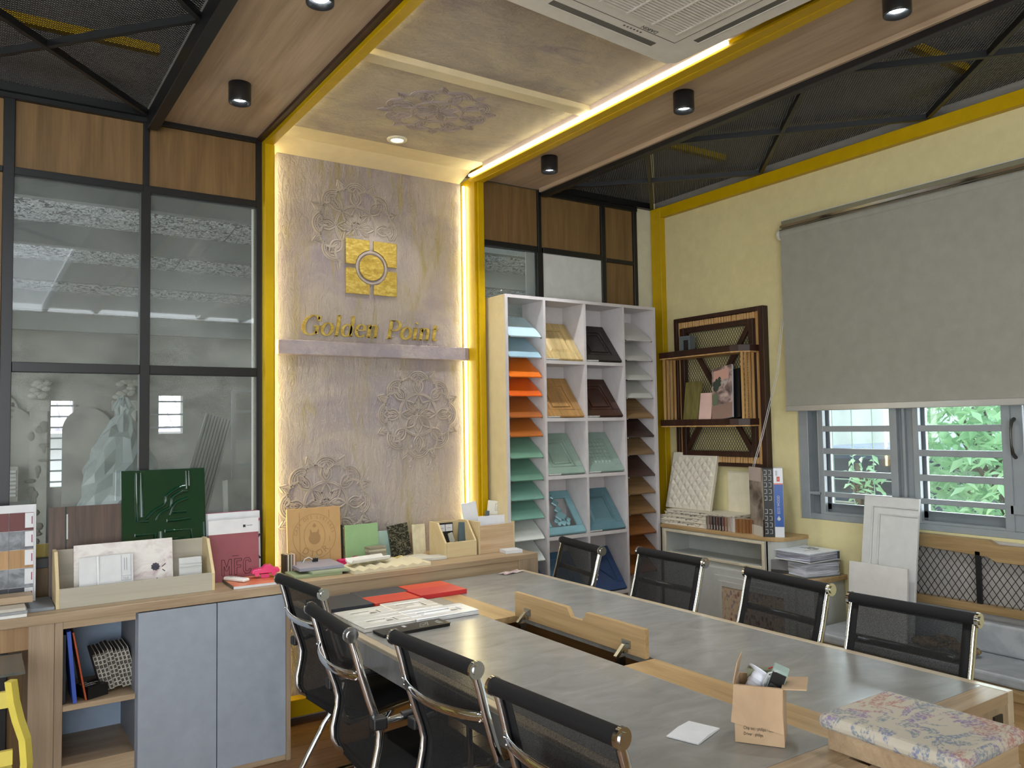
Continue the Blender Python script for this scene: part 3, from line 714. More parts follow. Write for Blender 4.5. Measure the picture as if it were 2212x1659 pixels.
c1 = [(2.15,'#b9d3dc','pale ice blue',0),(2.02,'#9dbccb','light sky blue',0),(1.896,'#e8761c','bright orange',0),(1.777,'#e0641a','deep orange',0),(1.643,'#a8602a','tan brown upper',0),(1.524,'#ab6228','tan brown lower',0),
 (1.39,'#6d9681','leaf green uppermost',0),(1.25,'#638b79','green second',0),(1.13,'#6a9486','sea green third',0),(1.01,'#6c9789','sea green lowest',0),(.88,'#c6cbc6','off-white upper',0),(.746,'#c3c9c4','off-white lower',0),(.61,'#3a5078','navy blue bottom',0)]
for z, c, w, _ in c1: slant(XS[0]+.022, XS[1]-.009, z, c, .35, w+' slanted sample board in the left column of the display shelf')
c4 = [(2.168,'#c3c2bf','pale grey first',0),(2.03,'#bfbfbb','pale grey second',0),(1.895,'#bdbdb8','pale grey third',0),(1.77,'#b7b8b2','pale grey fourth',0),(1.63,'#94754e','light oak uppermost',1),(1.50,'#43302a','dark walnut upper',1),(1.38,'#8a6f4f','light oak second',1),
 (1.23,'#4a332a','dark walnut lower',1),(1.11,'#8d6e4b','light oak third',1),(.975,'#87663f','light oak fourth',1),(.835,'#8d5a2f','reddish brown upper',1),(.705,'#8a5228','reddish brown middle',1),(.575,'#9a5c2a','orange brown bottom',1)]
for z, c, w, wd in c4: slant(XS[3]+.009, XS[4]-.02, z, c, .4, w+' slanted sample board in the right column of the display shelf', bool(wd), not wd)
# door samples
def sample_door(col, row, colr, style, label, wd=False):
    x0, x1 = XS[col]+.014, XS[col+1]-.014; zb = (2.012, 1.642, 1.274, .890, .487)[row]
    mt = wood('dw_'+colr, colr, '#'+''.join('%02x' % int(int(colr[i:i+2], 16)*.75) for i in (1,3,5)), 'y', 2, .35) if wd else plain('dp_'+colr, colr, .22)
    t = thing('door_sample', label, 'door sample', ((x0+x1)/2, YF+.018, zb), 0, 'small door samples on the display shelf', (R(52), 0, 0))
    w = (x1-x0)/2; L = .325; T = .018
    if style == 'lattice':
        g = G(); g.box(-w, w, 0, .055, 0, T).box(-w, w, L-.055, L, 0, T).box(-w, -w+.05, .055, L-.055, 0, T).box(w-.05, w, .055, L-.055, 0, T)
        g.build('frame', mt, t, bevel=.004)
        for cx, cy, r in ((0,.085,.030),(0,.13,.045),(0,.18,.030),(-.035,.075,.018),(.035,.075,.018),(0,.235,.03),(0,.28,.02),(-.05,.10,.02),(.05,.10,.02)):
            g = G(); g.boxm(Matrix.Translation((cx, cy, 0)) @ Matrix.Rotation(R(45), 4, 'Z'), -r*.75, r*.75, -r*.75, r*.75, .002, T+.004); g.build('carving', mt, t, bevel=.005)
        return
    G().box(-w, w, 0, L, 0, T-.005).build('board', mt, t, bevel=.001)
    g = G(); b = .052
    g.box(-w, w, 0, b, T-.005, T).box(-w, w, L-b, L, T-.005, T).box(-w, -w+b, b, L-b, T-.005, T).box(w-b, w, b, L-b, T-.005, T); g.build('frame', mt, t, bevel=.002)
    if style == 'raised':
        g = G(); i, k = b+.014, b+.032
        top = T+.003
        g.add([(-w+i,i,T-.005),(w-i,i,T-.005),(w-i,L-i,T-.005),(-w+i,L-i,T-.005),(-w+k,k,top),(w-k,k,top),(w-k,L-k,top),(-w+k,L-k,top)], [(0,1,5,4),(1,2,6,5),(2,3,7,6),(3,0,4,7),(4,5,6,7)]); g.build('centre_panel', mt, t)
    elif style == 'bead':
        for i in (b+.004, b+.03):
            G().tube([(-w+i,i,T-.003),(w-i,i,T-.003),(w-i,L-i,T-.003),(-w+i,L-i,T-.003),(-w+i,i,T-.003)], .006, 6, caps=False).build('bead', mt, t)
    elif style == 'quilt':
        g = G(); i = b+.012; s = .03; nx = int((2*w-2*i)/s); ny = int((L-2*i)/s)
        for a in range(nx):
            for c in range(ny):
                x, y = -w+i+a*s, i+c*s; z = T-.006
                g.add([(x,y,z),(x+s,y,z),(x+s,y+s,z),(x,y+s,z),(x+s/2,y+s/2,z+.010)], [(0,1,4),(1,2,4),(2,3,4),(3,0,4)])
        g.build('diamond_relief', mt, t)
    elif style == 'lines':
        g = G(); i = b+.02
        g.bar((-w+i, i, T-.003), (w-i, L-i, T-.003), .005, .005).bar((w-i, i, T-.003), (-w+i, L-i, T-.003), .005, .005); g.build('crossed_bead', mt, t)
    G().box(-w, -w+.10, -.006, -.001, 0, T).build('label_strip', WHITE, t)
sample_door(1, 0, '#d6bb82', 'raised', 'pale maple small door sample at the top of the display shelf', True)
sample_door(2, 0, '#2e2927', 'bead', 'black-brown small door sample at the top of the display shelf', True)
sample_door(1, 1, '#b98d56', 'bead', 'honey oak small door sample in the second row of the display shelf', True)
sample_door(2, 1, '#43271c', 'bead', 'dark walnut small door sample in the second row of the display shelf', True)
sample_door(1, 2, '#889e92', 'bead', 'sage green small door sample with a shiny beaded panel', False)
sample_door(2, 2, '#899e95', 'quilt', 'sage green small door sample with a diamond quilted panel', False)
sample_door(1, 3, '#7ba4ac', 'lattice', 'turquoise door sample with carved open lattice', False)
sample_door(2, 3, '#5c7e88', 'raised', 'dark teal small door sample with raised panel, fourth row', False)
sample_door(1, 4, '#4e7697', 'bead', 'bright blue door sample mostly hidden behind a black chair', False)
sample_door(2, 4, '#2f4770', 'lines', 'navy blue door sample with crossed beads beside a black chair', False)
def diamonds(g, rect, cu, cv, w, fn):
    """crossing wires u/cu +- v/cv = k clipped to rect=(u0,u1,v0,v1); fn(u,v)->xyz"""
    u0, u1, v0, v1 = rect; sl = cv/cu
    n = int(((u1-u0)*sl+(v1-v0))/cv)+2
    for sg in (1, -1):
        for k in range(-1, n+1):
            c = v0-(u1-u0)*sl*(1 if sg > 0 else 0)+k*cv if sg > 0 else v0+k*cv
            pts = []
            for u in (u0, u1):
                v = c+sg*sl*(u-u0)
                pts.append((u, v))
            (ua, va), (ub, vb) = pts
            if max(va, vb) <= v0 or min(va, vb) >= v1: continue
            def clip(ua, va, ub, vb):
                for lim, s in ((v0, 1), (v1, -1)):
                    if (va-lim)*s < 0: t = (lim-va)/(vb-va); ua, va = ua+(ub-ua)*t, lim
                    if (vb-lim)*s < 0: t = (lim-vb)/(va-vb); ub, vb = ub+(ua-ub)*t, lim
                return ua, va, ub, vb
            ua, va, ub, vb = clip(ua, va, ub, vb)
            if math.hypot(ub-ua, vb-va) < .004: continue
            g.bar(fn(ua, va), fn(ub, vb), w, w, upv=(1,0,0))
    return g

# ---- wall rack with wire mesh on the right wall (local: u = y decreasing to the right)
rk = thing('mesh_rack', 'dark brown wall rack with wire mesh, bamboo inlay and two shelves', 'rack', (XW, 3.755, 1.30))
ya, yb, za, zb = 4.150, 3.360, 1.30, 2.342     # left edge is the larger y
def rbox(y0, y1, z0, z1, x0, x1, name, mt, bv=.001): return G().box(x0, x1, min(y0,y1), max(y0,y1), z0, z1).build(name, mt, rk, True, bv)
fx = XW-.05
rbox(ya, ya-.028, za, zb, fx, XW, 'outer_frame', DARKW); rbox(yb+.04, yb, za, zb, fx, XW, 'outer_frame', DARKW); rbox(ya-.028, yb+.04, zb-.028, zb, fx, XW, 'outer_frame', DARKW); rbox(ya-.028, yb+.04, za, za+.022, fx, XW, 'outer_frame', DARKW)
rbox(ya-.028, ya-.066, za+.022, zb-.028, XW-.03, XW-.002, 'inlay_board', LIGHTW); rbox(yb+.078, yb+.04, za+.022, zb-.028, XW-.03, XW-.002, 'inlay_board', LIGHTW)
rbox(ya-.066, yb+.078, zb-.075, zb-.028, XW-.02, XW-.002, 'inlay_board', DARKW); rbox(ya-.066, yb+.078, za+.022, za+.066, XW-.02, XW-.002, 'inlay_board', DARKW)
st0 = None; nst = 30
for zz in (zb-.073, za+.024):
    for k in range(nst):
        y = ya-.075-(ya-yb-.16)*k/(nst-1)
        if st0 is None: st0 = G().box(-.012, .012, -.0085, .0085, 0, .042).build('stick', LIGHTW, rk, bevel=.003); st0.location = (XW-.032-rk.location.x, y-rk.location.y, zz-rk.location.z)
        else:
            c = st0.copy(); COL.objects.link(c); c.parent = rk; c.location = (XW-.032-rk.location.x+random.uniform(-.004,.004), y-rk.location.y, zz-rk.location.z)
ia, ib, ja, jb = ya-.066, yb+.078, za+.068, zb-.077
for a in ((ia, ia-.036, ja, jb), (ib+.036, ib, ja, jb), (ia-.036, ib+.036, jb-.034, jb), (ia-.036, ib+.036, ja, ja+.034)): rbox(*a, XW-.06, XW-.022, 'inner_frame', DARKW)
ma, mb, na, nb = ia-.036, ib+.036, ja+.034, jb-.034
for p, q in (((ma, nb), (mb, na)), ((mb, nb), (ma, na))):
    G().bar((XW-.045, p[0], p[1]), (XW-.045, q[0], q[1]), .034, .016, upv=(1,0,0)).build('cross_brace', DARKW, rk, True)
g = G(); diamonds(g, (mb, ma, na, nb), .022, .034, .0022, lambda u, v: (XW-.028, u, v)); g.build('wire_mesh', BLACK, rk, True)
for z, y1 in ((2.052, 3.415), (1.576, 3.43)):
    poly = [(XW-.02, 4.16), (4.055, 4.16), (4.055, y1+.10), (4.075, y1+.045), (4.13, y1), (XW-.02, y1)]
    G().prism(poly, z, z+.042, lambda u, v, w: (u, v, w)).build('shelf', DARKW, rk, True, .002); G().prism([(u, min(v, 4.15)) for u, v in poly], z-.008, z, lambda u, v, w: (u, v, w)).build('shelf_underside', LIGHTW, rk, True)
for y0 in (4.150, 3.452):
    for k in range(4):
        G().box(4.075+k*.034, 4.087+k*.034, y0-.020, y0-.006, 1.618, 2.045).build('rod', LIGHTW, rk, True)
# things on the rack
g = G(); g.box(-.03, .03, -.045, .045, 0, .105); t = solo(g, 'small_box', plain('smoky_box', '#5c6265', .25), 'small grey glossy box on the upper shelf of the brown wall rack', 'box', (4.14, 3.965, 2.094), (0,0,R(8)))
G().box(-.036, -.03, -.03, .005, .0, .075).build('dark_panel', BLKPL, t)
g = G(); g.box(0, .028, -.072, .072, 0, .262); solo(g, 'wood_block', mottled('olive_grain', [(.35, '#5f5730'), (.6, '#7d7440')], 9, 6, .5, 0, 30, (1, 5, 1)), 'olive brown wood grain block leaning on the lower shelf of the wall rack', 'sample', (4.115, 3.935, 1.6185), (0, R(7), R(-6)), bevel=.001)
g = G(); g.box(0, .006, -.055, .055, 0, .180); solo(g, 'pink_card', plain('pale_pink', '#dcb9ae', .6), 'plain pale pink card standing between the block and the magazine', 'card', (4.11, 3.795, 1.6185), (0, R(9), 0))
mg = thing('magazine', 'interior magazine with room photo on the cover, tilted on the wall rack', 'magazine', (4.085, 3.62, 1.6185), 0, None, (R(-9), R(12), 0))
G().box(0, .014, -.085, .085, 0, .36).build('pages', PAPER, mg)
PIC = mottled('room_photo', [(.30, '#3a3434'), (.45, '#7d6a66'), (.55, '#b09a93'), (.7, '#d6c2ba')], 14, 3, .3)
G().box(-.001, 0, -.085, .085, 0, .36).build('cover', PIC, mg)
G().box(-.0016, -.001, -.085, .085, 0, .10).build('cover_band', plain('mauve_print', '#8e7468', .35), mg); G().box(-.0016, -.001, -.06, .07, .27, .34).build('cover_sky', plain('rose_print', '#caa092', .35), mg)
for dy, dz, r in ((.03,.25,.030),(.05,.22,.026),(.02,.28,.022),(.045,.275,.02),(.06,.25,.02)): G().ball((-.001, dy, dz), r, 8, 0, (.04,1,1)).build('cover_leaf', plain('print_green', '#38443a', .4), mg)
G().box(-.0018, -.001, .035, .08, .10, .18).build('cover_chair', plain('print_sage', '#66705a', .4), mg)
text('ROOM', .022, WHITE, mg, (-.0022, .01, .24), (R(90), 0, R(-90)))
g = G(); g.box(0, .03, -.07, .07, 0, .335); solo(g, 'black_folder', BLKPL, 'black folder with handle behind the tilted magazine on the wall rack', 'folder', (4.125, 3.575, 1.6185), (R(-9), R(12), 0))

# ---- corner cabinets
lo = thing('low_cabinet', 'low grey-white cabinet with oak top and floral wallpaper door', 'cabinet', (4.10, 3.45, 0))
G().box(3.955, XW, 2.875, 4.06, .03, .672).build('body', CABW, lo, True, .002); G().box(3.935, XW, 2.855, 3.10, .672, .70).build('top_board', OAKY, lo, True, .004, 2); G().box(3.99, XW, 2.90, 4.06, 0, .03).build('plinth', BLACK, lo, True)
dr = G().box(3.937, 3.955, 2.99, 3.60, .05, .63).build('door', CABW, lo, True, .001)
def floral():
    m, nt, out = newmat('floral_paper'); b = bsdf(nt, out, rough=.6, spec=.2)
    v = coords(nt, (1,1,1)); w = nt.nodes.new('ShaderNodeTexVoronoi'); w.inputs['Scale'].default_value = 26; w.feature = 'F1'
    nt.links.new(coords(nt, (1, 1.5, .8), (.5, .3, .4)), w.inputs['Vector'])
    msk = ramp(nt, w.outputs['Distance'], [(.30, (1,1,1,1)), (.36, (0,0,0,1))])
    c2 = ramp(nt, noise(nt, v, 9, 2, .5), [(.4, '#7a4a40'), (.5, '#8d6a63'), (.6, '#7f7c84')])
    vein = ramp(nt, noise(nt, coords(nt, (1, 1, .4)), 34, 3, .5, 2.0), [(.47, (0,0,0,1)), (.5, (.8,.8,.8,1)), (.53, (0,0,0,1))])
    base = mix(nt, vein, '#b3a18c', '#7d5a4c')
    nt.links.new(mix(nt, msk, base, c2), b.inputs['Base Color']); return m
FLOR = floral()
G().box(3.933, 3.937, 3.06, 3.53, .10, .565).build('wallpaper_panel', FLOR, dr, False).location = -lo.location
g = G(); 
for a in ((3.03, 3.06, .07, .60), (3.53, 3.56, .07, .60), (3.06, 3.53, .07, .10), (3.06, 3.53, .565, .60)): g.box(3.930, 3.937, *a)
g.build('moulding', CABW, dr, False, .002).location = -lo.location
hi = thing('corner_cabinet', 'grey-white cabinet with rounded oak top and open niche in the room corner', 'cabinet', (4.12, 3.6, .672))
def rounded(x0, y0, y1, r): return [(XW, y1), (x0, y1)]+[(x0+r-r*math.cos(a*math.pi/16), y0+r-r*math.sin(a*math.pi/16)) for a in range(9)]+[(XW, y0)]
pf = lambda u, v, w: (u, v, w)
G().prism(rounded(3.965, 3.11, 4.10, .10), .878, .902, pf).build('top_board', OAKY, hi, True, .004, 2)
G().prism([(XW, 3.20), (3.975, 3.20)]+[(3.975+.09-.09*math.cos(a*math.pi/16), 3.12+.09-.09*math.sin(a*math.pi/16)) for a in range(9)]+[(XW, 3.12)], .672, .878, pf).build('round_end', CABW, hi, True)
g = G(); g.box(3.975, XW, 3.20, 3.235, .672, .878).box(3.975, XW, 4.055, 4.09, .672, .878).box(3.975, XW, 3.235, 4.055, .672, .716).box(3.975, XW, 3.235, 4.055, .858, .878).box(4.20, XW, 3.235, 4.055, .716, .858)
g.build('niche_body', CABW, hi, True); 
g = G()
for a in ((3.215, 3.238, .705, .872), (4.045, 4.068, .705, .872), (3.238, 4.045, .705, .722), (3.238, 4.045, .855, .872)): g.box(3.962, 3.977, *a)
g.build('niche_moulding', plain('worn_cream', '#c6bda6', .5, 0, .5, .1), hi, True, .003)
# things on the corner cabinet
PATT = mottled('marbled_print', [(.40, '#6d675d'), (.47, '#c9c3b4'), (.70, '#d8d3c6')], 34, 5, .5, 0, 30, (1,1,3))
BSP = plain('book_cream', '#cdc5b2', .55)
for k, (z, dx, dy, L, h, lb) in enumerate(((.902, 0, 0, .50, .030, 'bottom wallpaper sample book of the stack under the quilted panel'), (.932, .012, .01, .47, .026, 'second wallpaper sample book of the stack, marbled edges'), (.958, .03, -.02, .46, .024, 'third wallpaper sample book of the stack under the quilted panel'), (.982, .02, -.045, .60, .018, 'top wallpaper sample book of the stack, reaching over the wood swatches'))):
    t = thing('wallpaper_book', lb, 'book', (4.125+dx, 3.89+dy-(L-.5)/2, z), 0, 'wallpaper sample books on the corner cabinet')
    G().box(-.115, .11, -L/2, L/2, .003, h-.003).build('pages', PATT, t); g = G(); g.box(-.12, .12, -L/2-.004, L/2+.004, 0, .003).box(-.12, .12, -L/2-.004, L/2+.004, h-.003, h); g.build('cover', BSP, t)
q = thing('quilted_panel', 'cream diamond quilted upholstered panel leaning above the wallpaper books', 'panel', (4.10, 3.975, 1.001), 0, None, (0, R(14), 0))
QUILT = plain('cream_leather', '#c7c1b1', .45)
G().box(0, .03, -.205, .205, 0, .40).build('body', QUILT, q, bevel=.004)
g = G(); s = .0445; ny = 9; nz = 9
H_ = [(y, z) for y in range(-3, 13) for z in range(-3, 13)]
for a in range(-10, 20):
    for b in range(-10, 20):
        cy = -.205+(a-b)*.034+.0; cz = (a+b)*.034
        if not (-.20 < cy < .20 and .0 < cz < .37): continue
        cl = lambda y, z: (0.0, max(-.203, min(.203, y)), max(.002, min(.372, z)))
        P = [cl(cy-.034, cz), cl(cy, cz-.034), cl(cy+.034, cz), cl(cy, cz+.034)]
        g.add(P+[(-.009, cy, cz)], [(0,1,4),(1,2,4),(2,3,4),(3,0,4)], 0, False)
g.build('quilting', QUILT, q)
G().box(XW-.0 -.015, XW, 3.42, 3.72, .902, 1.27).build('cream_board', plain('cream_board', '#cfc8b0', .6), None); wbd = bpy.data.objects['cream_board']; tag(wbd, 'plain cream board against the wall behind the wallpaper books', 'board')
# wood swatches: a fan of hanging samples
SWC = ['#7a6a5c', '#5f4636', '#2c1d16', '#3a2219', '#4a2a1c', '#2a1a14', '#6e3a20', '#8a6a50', '#a8988a', '#c9c2b8', '#8a5f33', '#8f6438', '#8c6136', '#85582f', '#80552e', '#7a5029']
for k, c in enumerate(SWC):
    y = 3.700-k*.0235; t = thing('wood_swatch', 'x', 'sample', (3.995+.0045*max(0, k-8), y, .902), 0, 'row of upright wood swatches on the corner cabinet', (0, 0, R(-30)))
    t['label'] = ['taupe', 'brown', 'near-black', 'dark brown', 'chestnut', 'black-brown', 'red-brown', 'light brown', 'greige', 'whitish', 'honey oak', 'warm oak', 'mid oak', 'tan oak', 'russet oak', 'toffee oak'][k]+' upright swatch, %s from the left in the cabinet swatch row' % ['first','second','third','fourth','fifth','sixth','seventh','eighth','ninth','tenth','eleventh','twelfth','thirteenth','fourteenth','fifteenth','sixteenth'][k]
    G().box(0, .10, -.008, .008, 0, .085).build('chip', wood('chip_'+c, c, '#'+''.join('%02x' % int(int(c[i:i+2], 16)*.85) for i in (1,3,5)), 'z', 3, .4), t)
    if k < 10: G().box(-.0008, 0, -.007, .004, .004, .03).build('sticker', WHITE, t); G().box(-.001, .10, .008, .0095, 0, .085).build('edge', WHITE, t)
# binder
bd = thing('sample_binder', 'open upright sample binder with blue and white spine and white rings', 'binder', (4.03, 3.195, .902), R(38))
bmat = Matrix.Identity(4)
PHB = mottled('brown_photo', [(.35, '#4b4038'), (.5, '#7d7064'), (.7, '#a3978a')], 10, 3, .35)
cov = G(); cov.boxm(Matrix.Translation((-.028, .060, 0)) @ Matrix.Rotation(R(26), 4, 'Z'), 0, .17, -.003, .003, 0, .415); cv = cov.build('front_cover', PHB, bd)
cov = G(); cov.boxm(Matrix.Translation((-.028, .060, 0)) @ Matrix.Rotation(R(26), 4, 'Z'), 0, .17, .003, .004, 0, .06); cov.build('cover_strip', plain('strip_white', '#c9c2b4', .4), bd)
cov = G(); cov.boxm(Matrix.Translation((-.028, .060, 0)) @ Matrix.Rotation(R(26), 4, 'Z'), 0, .17, .0031, .0038, .33, .415); cov.build('cover_strip', plain('strip_rose', '#b1a198', .4), bd)
G().box(-.024, .13, -.006, .052, .002, .41).build('page_block', BLKPL, bd)
for z in (.02, .06, .10, .14, .22, .26, .30, .34, .375):
    for y in (.038, .012):
        g = G(); g.tube([(-.026, y+.008, z), (-.026, y-.006, z), (-.026, y-.006, z+.024), (-.026, y+.008, z+.024)], .0022, 4); g.build('ring', WHITE, bd)
sp = G(); sp.box(-.03, .13, -.062, -.008, 0, .412); sp.build('spine', plain('binder_white', '#d3d6de', .3), bd, bevel=.001)
G().box(-.0306, -.03, -.061, -.009, .062, .315).build('spine_band', plain('binder_blue', '#1f4f9c', .3), bd); G().box(-.0308, -.03, -.061, -.009, .315, .322).build('spine_line', plain('binder_coral', '#cf6a58', .3), bd)
G().box(-.0308, -.03, -.044, -.026, .333, .362).build('red_badge', plain('badge_red', '#b3362c', .3), bd); G().cyl((-.0312, -.035, .3475), (-.030, -.035, .3475), .003, 8).build('badge_dot', plain('badge_yellow', '#f0c070', .3), bd)
text('ECO WOOD', .021, WHITE, bd, (-.0312, -.040, .140), (R(90), R(-90), R(-90)), sx=.9)
g = G(); g.prism([(0,.0),(.008,.006),(.012,.014),(.006,.022),(0,.034),(-.006,.022),(-.012,.014),(-.008,.006)], 0, .0008, lambda u, v, w: (-.0306-w, -.033+u*.9, .098+v*.9)); g.build('drop_logo', WHITE, bd)
for y in (-.024, -.030): G().box(-.0306, -.03, y, y+.003, .368, .398).build('small_print', plain('print_grey', '#7b7b80', .5), bd)
# books on the low cabinet
b1 = thing('ring_folder', 'thick white ring folder of papers, lower book of the stack on the low cabinet', 'folder', (4.105, 3.02, .701), R(-14))
G().box(-.125, .115, -.135, .13, .004, .078).build('paper_block', mottled('page_edges', [(.42, '#8f929c'), (.55, '#c8ccd8'), (.7, '#e2e5ee')], 5, 6, .6, 0, 30, (1,1,40)), b1)
g = G(); g.box(-.13, .12, -.14, .135, 0, .004).box(-.13, .12, -.14, .135, .080, .086).box(-.13, .12, .131, .135, .004, .08); g.build('cover', plain('folder_green_grey', '#5d6765', .5), b1)
G().tube([(.10, -.13, .01), (.105, -.145, .03), (.105, -.148, .06), (.10, -.13, .083)], .002, 5).build('ring', STEEL, b1)
kit = thing('tool_sample', 'dark metal sample bar with red label wedged beside the stacked books', 'sample', (3.985, 3.12, .701), R(20), None)
G().box(-.018, .018, -.10, .05, 0, .02).build('bar', plain('gunmetal', '#4c4a46', .4, .5), kit); G().box(-.012, .012, -.02, .02, .02, .0215).build('label', WHITE, kit); G().box(-.011, .011, -.018, .0, .0215, .022).build('red_label', plain('label_red', '#a52a35', .4), kit); G().box(-.015, .015, -.10, .05, .02, .075).build('glass_piece', plain('grey_piece', '#77757a', .3), kit)
b2 = thing('white_book', 'large white hardcover book with grey diamond and square bracket, top of the stack', 'book', (4.085, 3.005, .7885), R(-2))
G().box(-.125, .125, -.118, .118, .004, .048).build('pages', mottled('mixed_pages', [(.42, '#5f6066'), (.5, '#8d8fa0'), (.6, '#c9cdda')], 4, 6, .6, 0, 30, (1,1,36)), b2)
g = G(); g.box(-.135, .13, -.125, .125, .048, .053); g.build('cover', plain('cover_iceblue', '#d3dae3', .35), b2); G().box(-.135, .13, -.125, .125, 0, .004).build('cover_bottom', PAPER, b2); G().box(.118, .13, -.125, .125, .004, .048).build('spine', plain('spine_slate', '#34424a', .4), b2)
INK = plain('ink_grey', '#5d646c', .5)
G().boxm(Matrix.Translation((.055, -.02, .0532)) @ Matrix.Rotation(R(20), 4, 'Z'), -.022, .022, -.014, .014, 0, .0004).build('printed_diamond', INK, b2)
g = G(); g.box(.005, .009, -.085, -.02, .053, .0536).box(-.055, .009, -.024, -.02, .053, .0536); g.build('printed_bracket', plain('ink_dark', '#2c343c', .5), b2)
for s_, xx, yy in (('THE', .075, .055), ('NEW', .052, .055), ('KOMBLA', .029, .075)): text(s_, .024, INK, b2, (xx-.0, yy, .0534), (0, 0, R(-90)))
G().box(-.045, -.042, .03, .10, .053, .0534).build('small_print', plain('ink_pale', '#a0aab4', .5), b2)

# ---- bench along the window
bn = thing('bench', 'long oak bench under the window with wire mesh back and grey seat cushion', 'bench', (3.98, 1.8, 0))
prof = [(2.58,.93),(2.58,.992),(2.03,.992),(1.995,.972),(1.0,.972),(1.0,.888),(2.0,.888),(2.035,.908),(2.50,.93)]
G().prism(prof, 4.185, 4.222, lambda u, v, w: (w, u, v)).build('top_rail', BEAM, bn, True, .002); G().box(4.17, 4.222, 1.0, 2.58, .632, .672).build('lower_rail', BEAM, bn, True, .002)
G().box(4.225, 4.232, 1.0, 2.58, .50, .985).build('back_panel', plain('grey_back_cloth', '#a3a09c', .7), bn, True)
for y in (2.085, 1.42, 2.56): G().box(4.185, 4.20, y-.012, y+.012, .672, .93).build('back_post', BLACK, bn, True)
g = G(); diamonds(g, (1.0, 2.58, .672, .93), .036, .052, .0026, lambda u, v: (4.193, u, v)); g.build('wire_mesh', BLACK, bn, True)
CUSH = mottled('grey_leather', [(.4, '#8d9296'), (.6, '#a1a5a8')], 6, 4, .45)
g = G(); 
G().box(3.83, 4.18, 1.0, 2.83, .400, .452).build('seat_cushion', CUSH, bn, True, .015, 3); G().box(4.13, 4.185, 1.0, 2.72, .452, .60).build('back_cushion', CUSH, bn, True, .012, 3)
G().box(3.80, 4.22, 1.0, 2.84, .352, .400).build('seat_rail', BEAM, bn, True, .006, 2); G().box(3.84, 4.20, 1.02, 2.82, 0, .352).build('base', OAKY, bn, True)
# leaning white doors
w1_ = thing('white_door_panel', 'tall white moulded door panel leaning on the bench against the window', 'door panel', (4.005, 2.49, .453), 0, 'white panels leaning on the bench', (0, R(9), R(0)))
G().box(0, .018, -.155, .155, 0, .735).build('board', WHITE, w1_, bevel=.002)
for i, d in ((.055, .0), (.095, .0)):
    g = G(); L = [(-.001, .155-i, 0), (-.001, .155-i, .735-i), (-.001, -.155, .735-i)]; g.tube(L, .006, 6); g.build('moulding', WHITE, w1_)
g = G(); g.box(0, .016, -.165, .165, 0, .375); solo(g, 'leaning_board', plain('plain_white_panel', '#c9c8c4', .4), 'plain white board leaning in front of the tall moulded door panel', 'door panel', (3.962, 2.51, .4545), (0, R(6), 0), 'white panels leaning on the bench', .001)
ROPE = mottled('jute', [(.4, '#5c4b35'), (.6, '#8d7653')], 60, 3, .9, .6, 90)
rp = thing('rope_bow', 'brown jute rope bow lying on the bench cushion', 'decoration', (3.99, 2.16, .454), R(5))
g = G()
for sg in (-1, 1): g.ball((0, sg*.085, .028), .03, 12, 0, (1.3, 2.7, .9))
g.build('loops', ROPE, rp); g = G()
for k in range(7): a = k*.9; g.tube([(.02*math.cos(a), .03*math.sin(a)+.03*math.cos(t_*1.0), .05+.02*math.sin(t_)) for t_ in [j*.6 for j in range(11)]], .006, 6)
g.build('knot', ROPE, rp)

# ---- roller blind
rb = thing('roller_blind', 'grey roller blind half lowered over the window with aluminium head rail', 'blind', (4.19, 2.1, 1.66))
G().box(4.178, 4.181, 1.0, 3.185, 1.69, 2.745).build('fabric', BLIND, rb, True); G().box(4.172, 4.188, 1.0, 3.19, 1.656, 1.692).build('bottom_bar', plain('blind_bar', '#a9a8a3', .3, .3), rb, True, .003)
G().tube([(4.205, 1.0, 2.765), (4.205, 3.195, 2.765)], .030, 16).build('roller', BLIND, rb, True)
G().box(4.19, 4.248, 1.0, 3.19, 2.798, 2.845).build('head_rail', plain('rail_olive', '#8d8c78', .3, .4), rb, True, .002); G().box(4.176, 4.19, 1.0, 3.19, 2.800, 2.816).build('chrome_strip', CHROME, rb, True); G().box(4.17, 4.178, 1.0, 3.19, 2.784, 2.789).build('chrome_strip', CHROME, rb, True)
G().box(4.185, 4.249, 1.0, 3.19, 2.845, 2.849).build('rail_lip', WHITE, rb, True)
G().cyl((4.205, 3.196, 2.765), (4.205, 3.212, 2.765), .037, 18).build('end_bracket', plain('bracket_white', '#c6c6bd', .35), rb, True, .002)
g = G()
P = [(4.205, 3.206, 2.73), (4.200, 3.205, 2.3), (4.175, 3.25, 1.9), (4.11, 3.33, 1.5), (4.075, 3.37, 1.33), (4.060, 3.378, 1.20), (4.055, 3.376, 1.06)]
P = cat([(i, 0) for i in range(2)]) and P
g.tube(P, .0022, 5); g.tube([(x, y-.012, z) for x, y, z in P[:5]]+[(4.055, 3.358, 1.20), (4.05, 3.352, 1.06)], .0022, 5); g.tube([(4.055, 3.376, 1.06), (4.05, 3.37, 1.035), (4.048, 3.358, 1.035), (4.05, 3.352, 1.06)], .0022, 5)
g.build('bead_chain', WHITE, rb, True)

